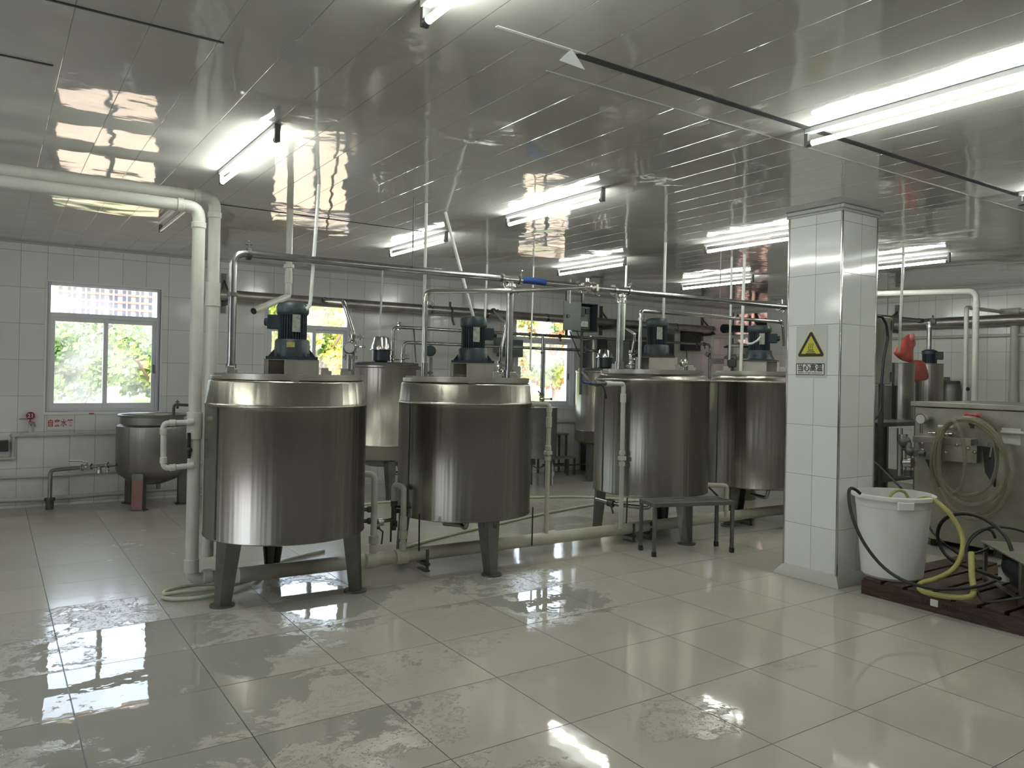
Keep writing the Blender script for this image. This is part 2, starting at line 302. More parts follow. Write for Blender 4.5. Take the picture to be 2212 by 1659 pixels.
def clear_hose_mat():
    m = bpy.data.materials.new('clear_yellowed_hose'); m.use_nodes = True; nt = m.node_tree; L = nt.links; nt.nodes.clear()
    o = nd(nt, 'ShaderNodeOutputMaterial'); tr = nd(nt, 'ShaderNodeBsdfTransparent'); tr.inputs[0].default_value = (.86, .84, .74, 1)
    pb = nd(nt, 'ShaderNodeBsdfPrincipled'); pb.inputs['Base Color'].default_value = (.36, .35, .27, 1); pb.inputs['Roughness'].default_value = .12
    mx = nd(nt, 'ShaderNodeMixShader'); lw = nd(nt, 'ShaderNodeLayerWeight', i_Blend=.45); mr = nd(nt, 'ShaderNodeMapRange', i_To_Min=.3, i_To_Max=.85); L.new(lw.outputs['Facing'], mr.inputs['Value'])
    L.new(mr.outputs['Result'], mx.inputs[0]); L.new(tr.outputs[0], mx.inputs[1]); L.new(pb.outputs[0], mx.inputs[2]); L.new(mx.outputs[0], o.inputs[0]); return m
M['clear_hose'] = clear_hose_mat()
def film_mat():
    m, nt, b = NT('crumpled_window_film'); L = nt.links
    b.inputs['Metallic'].default_value = .0; b.inputs['Roughness'].default_value = .25
    g = nd(nt, 'ShaderNodeNewGeometry'); n = nd(nt, 'ShaderNodeTexNoise', i_Scale=3.2, i_Detail=5.0, i_Distortion=1.2); L.new(g.outputs['Position'], n.inputs['Vector'])
    r = nd(nt, 'ShaderNodeValToRGB'); L.new(n.outputs['Fac'], r.inputs[0]); r.color_ramp.elements[0].position = .42; r.color_ramp.elements[0].color = (.06, .04, .04, 1); r.color_ramp.elements[1].position = .56; r.color_ramp.elements[1].color = (.8, .62, .55, 1)
    o = nt.nodes['Material Output']; tl = nd(nt, 'ShaderNodeBsdfTranslucent'); L.new(r.outputs[0], tl.inputs[0]); L.new(r.outputs[0], b.inputs['Base Color'])
    mx = nd(nt, 'ShaderNodeMixShader'); mx.inputs[0].default_value = .6; L.new(b.outputs[0], mx.inputs[1]); L.new(tl.outputs[0], mx.inputs[2]); L.new(mx.outputs[0], o.inputs[0]); return m
M['film'] = film_mat()
def wood_mat():
    m, nt, b = NT('dark_wet_pallet_wood'); L = nt.links
    tc = nd(nt, 'ShaderNodeTexCoord'); mp = nd(nt, 'ShaderNodeMapping'); mp.inputs['Scale'].default_value = (3, 3, 22); L.new(tc.outputs['Object'], mp.inputs['Vector'])
    n = nd(nt, 'ShaderNodeTexNoise', i_Scale=2.2, i_Detail=7.0, i_Distortion=1.4); L.new(mp.outputs['Vector'], n.inputs['Vector'])
    r = nd(nt, 'ShaderNodeValToRGB'); L.new(n.outputs['Fac'], r.inputs[0]); r.color_ramp.elements[0].position = .35; r.color_ramp.elements[0].color = (.014, .008, .005, 1); r.color_ramp.elements[1].position = .68; r.color_ramp.elements[1].color = (.08, .038, .02, 1)
    L.new(r.outputs[0], b.inputs['Base Color']); b.inputs['Roughness'].default_value = .42
    bp = nd(nt, 'ShaderNodeBump', i_Strength=.4, i_Distance=.004); L.new(n.outputs['Fac'], bp.inputs['Height']); L.new(bp.outputs['Normal'], b.inputs['Normal']); return m
M['wood'] = wood_mat()
def leaf_mat(name, c1, c2, c3):
    m, nt, b = NT(name); L = nt.links
    g = nd(nt, 'ShaderNodeNewGeometry'); n = nd(nt, 'ShaderNodeTexNoise', i_Scale=.9, i_Detail=5.0); L.new(g.outputs['Position'], n.inputs['Vector'])
    r = nd(nt, 'ShaderNodeValToRGB'); L.new(n.outputs['Fac'], r.inputs[0]); e = r.color_ramp.elements; e[0].position = .36; e[0].color = (*c1, 1); e[1].position = .64; e[1].color = (*c3, 1); q = e.new(.5); q.color = (*c2, 1)
    L.new(r.outputs[0], b.inputs['Base Color']); b.inputs['Roughness'].default_value = .6; return m
M['leaf_green'] = leaf_mat('green_leaves', (.06, .13, .03), (.16, .28, .06), (.3, .4, .08))
M['leaf_yellow'] = leaf_mat('yellow_green_leaves', (.12, .22, .04), (.4, .42, .06), (.6, .5, .08))
M['leaf_red'] = leaf_mat('reddish_leaves', (.1, .2, .05), (.3, .35, .08), (.5, .22, .1))
M['bark'] = mat('bark', (.16, .11, .07), .9, var=.3, vscale=6)
M['lawn'] = mat('sunlit_lawn', (.13, .17, .03), .9, var=.4, vscale=.5)
M['facade'] = mat('white_facade', (.2, .195, .19), .8)
M['facade_pink'] = mat('pink_facade_band', (.2, .1, .09), .8)
M['win_dark'] = mat('dark_windows', (.03, .035, .055), .3)
# ------------------------------------------------------------------ mesh builder
class MB:
    def __init__(s): s.bm = bmesh.new()
    def box(s, c, d, rz=0, rot=None):
        m = Matrix.Translation(Vector(c)) @ (rot.to_4x4() if rot else Matrix.Rotation(rz, 4, 'Z')) @ Matrix.Diagonal((*d, 1))
        bmesh.ops.create_cube(s.bm, size=1, matrix=m); return s
    def bb(s, x0, x1, y0, y1, z0, z1): return s.box(((x0+x1)/2, (y0+y1)/2, (z0+z1)/2), (abs(x1-x0), abs(y1-y0), abs(z1-z0)))
    def cyl(s, p0, p1, r, n=20, r2=None):
        p0, p1 = Vector(p0), Vector(p1); d = p1-p0
        if d.length < 1e-6: return s
        q = d.to_track_quat('Z', 'Y').to_matrix().to_4x4()
        bmesh.ops.create_cone(s.bm, cap_ends=True, segments=n, radius1=r, radius2=r if r2 is None else r2, depth=d.length, matrix=Matrix.Translation((p0+p1)/2) @ q); return s
    def sph(s, c, r, sc=(1, 1, 1), n=16):
        bmesh.ops.create_uvsphere(s.bm, u_segments=n, v_segments=max(8, n//2), radius=r, matrix=Matrix.Translation(Vector(c)) @ Matrix.Diagonal((*sc, 1))); return s
    def lathe(s, prof, c=(0, 0, 0), n=64, a0=0, a1=2*PI):
        full = abs(a1-a0-2*PI) < 1e-4; k = n if full else n+1; rings = []
        for r, z in prof:
            ring = []
            if r < 1e-5: ring = [s.bm.verts.new((c[0], c[1], c[2]+z))]*k
            else:
                for i in range(k):
                    a = a0+(a1-a0)*i/n; ring.append(s.bm.verts.new((c[0]+r*math.cos(a), c[1]+r*math.sin(a), c[2]+z)))
            rings.append(ring)
        for a, b in zip(rings, rings[1:]):
            for i in range(n):
                j = (i+1) % k if full else i+1
                vs = []
                for v in (a[i], a[j], b[j], b[i]):
                    if v not in vs: vs.append(v)
                if len(vs) >= 3:
                    try: s.bm.faces.new(vs)
                    except ValueError: pass
        return s
    def tube(s, pts, r, n=12, bend=.05, closed=False, caps=True, seg=6):
        P = [Vector(p) for p in pts]
        if bend and len(P) > 2 and not closed:
            Q = [P[0]]
            for a, b, c in zip(P, P[1:], P[2:]):
                u, v = (a-b), (c-b); la, lc = u.length, v.length
                if la < 1e-5 or lc < 1e-5: continue
                u.normalize(); v.normalize(); ang = u.angle(v, PI)
                if ang > PI-.06: Q.append(b); continue
                t = min(bend/max(math.tan(ang/2), .05), la*.45, lc*.45)
                p0, p1 = b+u*t, b+v*t
                for i in range(seg+1):
                    k = i/seg; Q.append(p0*(1-k)**2+b*2*k*(1-k)+p1*k*k)
            Q.append(P[-1]); P = Q
        m = len(P); T = []
        for i in range(m):
            if closed: t = P[(i+1) % m]-P[i-1]
            else: t = P[min(i+1, m-1)]-P[max(i-1, 0)]
            T.append(t.normalized() if t.length > 1e-8 else Vector((0, 0, 1)))
        nrm = T[0].orthogonal().normalized(); rings = []
        for i in range(m):
            if i: 
                q = T[i-1].rotation_difference(T[i]); nrm = (q @ nrm).normalized()
            bi = T[i].cross(nrm).normalized(); rr = r[i] if isinstance(r, list) else r
            rings.append([s.bm.verts.new(P[i]+(nrm*math.cos(2*PI*j/n)+bi*math.sin(2*PI*j/n))*rr) for j in range(n)])
        rg = rings+([rings[0]] if closed else [])
        for a, b in zip(rg, rg[1:]):
            for j in range(n): s.bm.faces.new((a[j], a[(j+1) % n], b[(j+1) % n], b[j]))
        if caps and not closed: s.bm.faces.new(rings[0][::-1]); s.bm.faces.new(rings[-1])
        return s
    def poly(s, pts, ext):
        """closed outline pushed along the vector ext"""
        a = [s.bm.verts.new(Vector(p)) for p in pts]; b = [s.bm.verts.new(Vector(p)+Vector(ext)) for p in pts]; n = len(a)
        s.bm.faces.new(a[::-1]); s.bm.faces.new(b)
        for i in range(n): s.bm.faces.new((a[i], a[(i+1) % n], b[(i+1) % n], b[i]))
        return s
    def loft(s, A_, B_):
        a = [s.bm.verts.new(Vector(p)) for p in A_]; b = [s.bm.verts.new(Vector(p)) for p in B_]; n = len(a)
        s.bm.faces.new(a[::-1]); s.bm.faces.new(b)
        for i in range(n): s.bm.faces.new((a[i], a[(i+1) % n], b[(i+1) % n], b[i]))
        return s
    def build(s, name, m, parent=None, bevel=0, sharp=38, label=None, kind=None):
        bmesh.ops.recalc_face_normals(s.bm, faces=s.bm.faces)
        me = bpy.data.meshes.new(name); s.bm.to_mesh(me); s.bm.free()
        for p in me.polygons: p.use_smooth = True
        me.set_sharp_from_angle(angle=math.radians(sharp))
        me.materials.append(M[m] if isinstance(m, str) else m)
        o = bpy.data.objects.new(name, me); COL.objects.link(o)
        if parent: o.parent = parent
        if bevel:
            bv = o.modifiers.new('edge', 'BEVEL'); bv.width = bevel; bv.segments = 2; bv.limit_method = 'ANGLE'; bv.angle_limit = math.radians(40)
        if label: o['label'] = label
        if kind: o['kind'] = kind
        return o
def tag(o, label, cat, group=None, kind=None):
    o['label'] = label; o['category'] = cat
    if group: o['group'] = group
    if kind: o['kind'] = kind
    return o
def thing(name, label, cat, loc=(0, 0, 0), rz=0, group=None):
    o = bpy.data.objects.new(name, None); COL.objects.link(o); o.location = loc; o.rotation_euler = (0, 0, rz); o.empty_display_size = .1
    return tag(o, label, cat, group)
def struct(o): o['kind'] = 'structure'; return o
def copy_tree(o, parent=None):
    c = o.copy(); COL.objects.link(c)
    if parent: c.parent = parent
    for ch in [x for x in KIDS.get(o.name, [])]: copy_tree(ch, c)
    return c
KIDS = {}
def index_kids():
    KIDS.clear()
    for o in bpy.data.objects:
        if o.parent: KIDS.setdefault(o.parent.name, []).append(o)
def text_part(body, size, mtx, m, parent, name, bold=0.0, width=None, ext=.0008, sx=1.0):
    cu = bpy.data.curves.new(name, 'FONT'); cu.body = body; cu.size = size; cu.align_x = 'CENTER'; cu.align_y = 'CENTER'; cu.offset = bold; cu.extrude = ext; cu.resolution_u = 4
    o = bpy.data.objects.new(name, cu); COL.objects.link(o); bpy.context.view_layer.update()
    dg = bpy.context.evaluated_depsgraph_get(); me = bpy.data.meshes.new_from_object(o.evaluated_get(dg)); COL.objects.unlink(o); bpy.data.objects.remove(o)
    if width:
        xs = [v.co.x for v in me.vertices]; k = width/max(1e-6, max(xs)-min(xs)); c = (max(xs)+min(xs))/2
        for v in me.vertices: v.co.x = (v.co.x-c)*k
    ys = [v.co.y for v in me.vertices]; cy = (max(ys)+min(ys))/2
    for v in me.vertices: v.co.y -= cy
    me.transform(mtx); me.materials.clear(); me.materials.append(M[m])
    q = bpy.data.objects.new(name, me); COL.objects.link(q)
    if parent: q.parent = parent
    return q
# ------------------------------------------------------------------ the room
ZC = 2.84; YW = 9.82; XE = 11.45; XL = -4.0; YF = -3.6
struct(MB().bb(XL-.2, XE+.2, YF-.2, YW+.24, -.12, 0).build('floor', 'floor'))
struct(MB().bb(XL-.2, XE+.2, YF-.2, YW+.24, ZC, ZC+.14).build('ceiling', 'ceiling'))
WIN = [(.49, 1.62), (2.84, 3.95), (6.61, 7.74)]; WZ0, WZ1 = 1.02, 2.43
w = MB(); x = XL-.2
for a, b in WIN+[(9.2, 10.3)]:
    if a > 9: continue
    w.bb(x, a, YW, YW+.24, 0, ZC); w.bb(a, b, YW, YW+.24, 0, WZ0); w.bb(a, b, YW, YW+.24, WZ1, ZC); x = b
w.bb(x, XE+.2, YW, YW+.24, 0, ZC)
w.bb(5.06, 5.57, YW-.15, YW, 0, ZC)          # shallow pilaster
struct(w.build('wall_back', 'wall_tile'))
# end wall with a high window close to the corner
EY0, EY1, EZ0, EZ1 = 8.95, 9.74, 1.35, 2.76
w = MB(); w.bb(XE, XE+.24, YF-.2, EY0, 0, ZC).bb(XE, XE+.24, EY1, YW, 0, ZC).bb(XE, XE+.24, EY0, EY1, 0, EZ0).bb(XE, XE+.24, EY0, EY1, EZ1, ZC)
struct(w.build('wall_right', 'side_tile'))
LW = [(2.6, 4.2)]
w = MB(); y = YF-.2
for a, b in LW: w.bb(XL-.2, XL, y, a, 0, ZC); w.bb(XL-.2, XL, a, b, 0, .95); w.bb(XL-.2, XL, a, b, 2.35, ZC); y = b
w.bb(XL-.2, XL, y, YW+.24, 0, ZC); struct(w.build('wall_left', 'side_tile'))
FW = []
w = MB(); x = XL
for a, b in FW: w.bb(x, a, YF-.2, YF, 0, ZC); w.bb(a, b, YF-.2, YF, 0, .95); w.bb(a, b, YF-.2, YF, 2.35, ZC); x = b
w.bb(x, XE+.2, YF-.2, YF, 0, ZC); struct(w.build('wall_front', 'wall_tile'))
def window(n, a, b, z0, z1, ztr, split=.5, axis='y', pos=YW, film=False):
    """sliding window under a fixed light; built facing -Y then turned for the end wall"""
    root = bpy.data.objects.new('window_%d' % n, None); COL.objects.link(root); root['kind'] = 'structure'
    W = b-a
    f = MB(); y0, y1 = .03, .09
    f.bb(0, .035, y0, y1, 0, z1-z0).bb(W-.035, W, y0, y1, 0, z1-z0).bb(.035, W-.035, y0, y1, 0, .035).bb(.035, W-.035, y0, y1, z1-z0-.03, z1-z0).bb(.035, W-.035, y0, y1, ztr-z0, ztr-z0+.05)
    f.build('window_frame', 'frame', root, bevel=.003)
    t = MB(); e = .022   # reveal bead around the opening
    t.bb(-e, 0, -.006, .03, -e, z1-z0+e).bb(W, W+e, -.006, .03, -e, z1-z0+e).bb(0, W, -.006, .03, z1-z0, z1-z0+e)
    t.build('window_casing', 'frame', root, bevel=.003)
    MB().bb(-e, W+e, -.014, .03, -e-.012, 0).build('window_sill', 'frame', root, bevel=.003)
    zt = ztr-z0; m = W*split
    for k, (u0, u1, yy) in enumerate(((.035, m+.03, .034), (m-.02, W-.035, .062))):
        s_ = MB(); q = .045
        s_.bb(u0, u0+q, yy, yy+.024, .035, zt).bb(u1-q, u1, yy, yy+.024, .035, zt).bb(u0+q, u1-q, yy, yy+.024, .035, .035+q+.012).bb(u0+q, u1-q, yy, yy+.024, zt-q, zt)
        so = s_.build('sash', 'frame', root, bevel=.003)
        MB().bb(u0+q, u1-q, yy+.008, yy+.014, .035+q, zt-q).build('pane', 'film' if film else 'glass', so)
        if k == 1: MB().bb(u1-.03, u1-.012, yy-.012, yy, zt*.42, zt*.42+.1).build('latch', 'grey_box', so)
    MB().bb(.03, W-.03, .058, .064, zt+.05, z1-z0-.03).build('transom_pane', 'film' if film else 'glass', root)
    if axis == 'y': root.location = (a, pos, z0)
    else: root.location = (pos, b, z0); root.rotation_euler = (0, 0, -PI/2)
    return root
for i, (a, b) in enumerate(WIN): window(i+1, a, b, WZ0, WZ1, 2.055 if i == 0 else 2.06, (.5, .56, .5)[i])
window(4, EY0, EY1, EZ0, EZ1, 2.3, .45, 'x', XE, film=True)
MB().box((.93, YW-.02, WZ0-.022), (.05, .003, .012)).build('trim_6', 'red').__setitem__('kind', 'structure')
# ceiling joints and trims
def trim(n, x0, x1, y0, y1, m, h=.004): return struct(MB().bb(x0, x1, y0, y1, ZC-h, ZC+.002).build('trim_%d' % n, m))
trim(1, 1.95, XE, 2.475, 2.515, 'joint')
trim(2, 1.35, 3.3, 6.47, 6.485, 'joint')
trim(3, -.2, .75, 3.255, 3.268, 'joint')
trim(4, -.6, .2, 3.96, 3.973, 'joint')
trim(5, 1.95, XE, 2.70, 2.706, 'joint_light')
t = MB(); t.bb(1.55, 1.98, 2.466, 2.482, ZC-.003, ZC+.001).poly([(1.9, 2.46, ZC-.003), (2.0, 2.5, ZC-.05), (1.93, 2.58, ZC-.003)], (0, 0, .002)); struct(t.build('trim_7', 'tape'))
t = MB().bb(XL, XE, YW-.022, YW, ZC-.022, ZC); t.bb(XE-.022, XE, YF, YW-.022, ZC-.022, ZC); struct(t.build('trim_8', 'joint_light'))
# ------------------------------------------------------------------ column
CX0, CX1, CY0, CY1 = 5.19, 5.65, 3.40, 3.865
col = thing('tiled_column', 'square white tiled column with steel corner strips beside the white bucket', 'column', ((CX0+CX1)/2, (CY0+CY1)/2, 0)); col['kind'] = 'structure'
cx, cy = col.location.x, col.location.y; hw, hd = (CX1-CX0)/2, (CY1-CY0)/2
MB().bb(-hw, hw, -hd, hd, 0, ZC-.002).build('shaft', 'col_tile', col)
for sx in (-1, 1):
    for sy in (-1, 1): MB().box((sx*(hw-.002), sy*(hd-.002), 1.43), (.016, .016, 2.72)).build('corner_strip', 'steel_cap', col, bevel=.004)
sk = MB(); o_ = .05
for (ax, ay, bx, by) in ((-1, -1, 1, -1), (1, -1, 1, 1), (1, 1, -1, 1), (-1, 1, -1, -1)):
    pa, pb = Vector((ax*hw, ay*hd, 0)), Vector((bx*hw, by*hd, 0)); qa, qb = Vector((ax*(hw+o_), ay*(hd+o_), 0)), Vector((bx*(hw+o_), by*(hd+o_), 0))
    v = [sk.bm.verts.new(p) for p in (qa, qb, qb+Vector((0, 0, .012)), qa+Vector((0, 0, .012)), pb+Vector((0, 0, .085)), pa+Vector((0, 0, .085)), pa, pb)]
    for idx in ((0, 1, 2, 3), (3, 2, 4, 5), (0, 3, 5, 6), (1, 7, 4, 2)): sk.bm.faces.new([v[i] for i in idx])
sk.build('skirting', mat('skirting_tile', (.55, .55, .5), .2), col)
cm = MB()
for k, (oo, z0, z1) in enumerate(((.03, ZC-.03, ZC-.002), (.018, ZC-.05, ZC-.03))):
    cm.bb(-hw-oo, hw+oo, -hd-oo, -hd, z0, z1).bb(-hw-oo, hw+oo, hd, hd+oo, z0, z1).bb(-hw-oo, -hw, -hd, hd, z0, z1).bb(hw, hw+oo, -hd, hd, z0, z1)
cm.build('crown_moulding', 'joint_light', col, bevel=.006)
# warning sign on the column's left face (faces -X)
sp_ = A(1752, 760, X=CX0)
sg = thing('warning_sign', 'yellow triangle high temperature warning sign on the left face of the tiled column', 'sign', (CX0-.0012, sp_.y, sp_.z))
RX = Matrix.Rotation(-PI/2, 4, 'Z') @ Matrix.Rotation(PI/2, 4, 'X')       # text x -> -Y, text y -> +Z
def fl(pts, off, th, m, name, par=sg, lab=None):
    b = MB(); b.poly([RX @ Vector((p[0], p[1], off)) for p in pts], RX @ Vector((0, 0, th))); return b.build(name, m, par, label=lab)
def rrect(x0, x1, y0, y1, r, n=5):
    P = []
    for cx_, cy_, a in ((x1-r, y1-r, 0), (x0+r, y1-r, 90), (x0+r, y0+r, 180), (x1-r, y0+r, 270)):
        for i in range(n+1): t_ = math.radians(a+90*i/n); P.append((cx_+r*math.cos(t_), cy_+r*math.sin(t_)))
    return P
def rtri(cy_, R, r, sx=1.0, n=6):
    P = []
    for k in range(3):
        a = math.radians(90+120*k); cxx, cyy = (R-2*r)*math.cos(a), (R-2*r)*math.sin(a)
        for i in range(n+1): t_ = a-math.radians(60)+math.radians(120)*i/n; P.append(((cxx+r*math.cos(t_))*sx, cyy+cy_+r*math.sin(t_)))
    return P
def PC(px, py): v = A(px, py, X=CX0); return (-(v.y-sp_.y), v.z-sp_.z)
s0 = PC(1719, 816); s1 = PC(1788, 702); 
fl(rrect(s0[0], s1[0], s0[1], s1[1], .006), 0, .0012, 'sign_film', 'backing_sheet')
tc_ = PC(1752.5, 749); Rt = (PC(1752, 710)[1]-PC(1752, 769)[1])*.64; sx_ = 1.05
fl(rtri(tc_[1]-.008, Rt*1.06, .014, sx_), .0012, .0008, 'sign_yellow', 'yellow_border').location.y = 0
fl(rtri(tc_[1]-.008, Rt*1.0, .014, sx_), .002, .0008, 'black_ink', 'black_border')
fl(rtri(tc_[1]-.008, Rt*.70, .003, sx_), .0028, .0006, 'sign_yellow', 'yellow_field')
sy = MB()
for k in range(3):
    wv = .026+.010*k; zc = tc_[1]-.026-.0125*k; sy.poly([RX @ Vector((p[0], p[1], .0034)) for p in rrect(-wv, wv, zc-.003, zc+.003, .0028)], RX @ Vector((0, 0, .0006)))
for k in (-1, 0, 1):
    pts = [(k*.016+.004*math.sin(i*.9), tc_[1]+.027-i*.0065) for i in range(8)]
    L_ = [(a-.0022, b) for a, b in pts]+[(a+.0022, b) for a, b in pts[::-1]]
    sy.poly([RX @ Vector((p[0], p[1], .0034)) for p in L_], RX @ Vector((0, 0, .0006)))
sy.build('heat_symbol', 'black_ink', sg)
t0 = PC(1720, 810); t1 = PC(1782, 785)
fl(rrect(t0[0], t1[0], t0[1], t1[1], .001), .0012, .0006, 'black_ink', 'caption_border')
q_ = .006; fl(rrect(t0[0]+q_, t1[0]-q_, t0[1]+q_, t1[1]-q_, .001), .0018, .0005, 'white', 'caption_panel')
cz = (t0[1]+t1[1])/2; cxm = (t0[0]+t1[0])/2
text_part('当心高温', .062, RX @ Matrix.Translation((cxm, cz+.013, .0026)), 'black_ink', sg, 'caption_text', bold=.0012, width=(t1[0]-t0[0])*.86)
text_part('Beware of high temperature', .017, RX @ Matrix.Translation((cxm, cz-.028, .0026)), 'black_ink', sg, 'small_caption_text', width=(t1[0]-t0[0])*.84)
# ------------------------------------------------------------------ mixing tanks
def pos(px, D):
    v = A(px, 850, D=D); return v.x, v.y
def leg_mesh(rad, ang, ztop, wt=.19, wb=.105, r_in=.0):
    """folded sheet leg, narrow at the foot; broad face turned outwards"""
    n_, t_ = Vector((math.cos(ang), math.sin(ang), 0)), Vector((-math.sin(ang), math.cos(ang), 0))
    def sec(w_, z, k, R): return [n_*(R+a)+t_*b+Vector((0, 0, z)) for a, b in ((-.05*k, -w_/2), (.035*k, -w_*.27), (.035*k, w_*.27), (-.05*k, w_/2), (-.055*k, w_*.42), (.02*k, w_*.2), (.02*k, -w_*.2), (-.055*k, -w_*.42))]
    return MB().loft(sec(wb, .012, .8, rad+.012), sec(wt, ztop, 1.0, rad-.02))
def fins(c, r0, r1, z0, z1, n=30):
    P = []
    for i in range(n*4):
        a = 2*PI*i/(n*4); rr = r1 if (i % 4) < 2 else r0; P.append((c[0]+rr*math.cos(a), c[1]+rr*math.sin(a), z0))
    return MB().poly(P, (0, 0, z1-z0))
def motor(par, x, y, z, hs, r, jb, flare=False, plate=True, yellow=False, mnt='motor'):
    """hs: heights of bell top, body top, cover top above z (mount plate)"""
    zb, zm, zt = z+hs[0], z+hs[1], z+hs[2]
    mo = fins((x, y), r*.86, r, zb, zm, 32).build('motor', mnt, par, sharp=30)
    if flare: g = MB().lathe([(0, z), (r*1.75, z), (r*1.75, z+.012), (r*1.45, z+.02), (r*1.22, z+.07), (r*1.16, zb), (0, zb)], (x, y, 0), 32)
    else:
        g = MB().lathe([(0, z+.012), (r*1.26, z+.012), (r*1.2, zb-.012), (r*1.1, zb), (0, zb)], (x, y, 0), 32).box((x, y, z+.01), (r*3.5, r*3.0, .018))
        for a in (.6, 2.4, 3.9, 5.5): g.cyl((x+r*1.45*math.cos(a), y+r*1.45*math.sin(a), z+.015), (x+r*1.45*math.cos(a), y+r*1.45*math.sin(a), z+.04), .012, 6)
        for sgn in (-1, 1): g.poly([(x+sgn*r*1.15, y-.006, z+.018), (x+sgn*r*1.65, y-.006, z+.018), (x+sgn*r*1.15, y-.006, z+.08)], (0, .012, 0))
    g.build('gearbox', 'motor', mo)
    MB().lathe([(r*1.02, zm-.01), (r*1.1, zm), (r*1.13, zm+.01), (r*1.13, zt-.03), (r*1.0, zt-.008), (r*.6, zt), (0, zt)], (x, y, 0), 32).build('fan_cover', 'motor_light', mo)
    a = jb; jx, jy = x+math.cos(a)*r*1.22, y+math.sin(a)*r*1.22
    b = MB().box((jx, jy, (zb+zm)/2+.03), (.09, .1, .1), a).cyl((jx+math.cos(a)*.03, jy+math.sin(a)*.03, (zb+zm)/2+.03), (jx+math.cos(a)*.075, jy+math.sin(a)*.075, (zb+zm)/2+.03), .028, 12)
    b.build('junction_box', 'motor', mo, bevel=.006)
    if plate:
        a = -1.32; px_, py_ = x+math.cos(a)*(r+.001), y+math.sin(a)*(r+.001)
        MB().box((px_, py_, (zb+zm)/2+.02), (.004, .055, .12), a).build('name_plate', 'plate', mo)
    if yellow: MB().box((x-.01, y-r*1.22, (z+zb)/2+.03), (.055, .004, .035)).build('warning_label', 'yellow_plate', mo)
    return mo
def mount(par, x, y, z0, z1, w_, d_, m='steel_sheet', flip=False):
    b = MB(); t = .006; s_ = -1 if flip else 1
    b.bb(x-w_/2, x+w_/2, y-d_/2, y+d_/2, z1-.008, z1); b.bb(x-w_/2, x+w_/2, y+d_/2-t, y+d_/2, z0, z1)
    xs = sorted((x+s_*(-w_/2+.045+.085), x+s_*w_/2)); b.bb(xs[0], xs[1], y-d_/2, y-d_/2+t, z0, z1-.008)
    xs = sorted((x-s_*w_/2, x-s_*(w_/2-.028))); b.bb(xs[0], xs[1], y-d_/2, y-d_/2+t, z0, z1-.008)
    b.bb(x-w_/2, x-w_/2+t, y-d_/2, y+d_/2, z0, z1); b.bb(x+w_/2-t, x+w_/2, y-d_/2, y+d_/2, z0, z1)
    b.cyl((x, y, z0), (x, y, z1), .03, 16)
    return b.build('motor_bracket', m, par, bevel=.002)
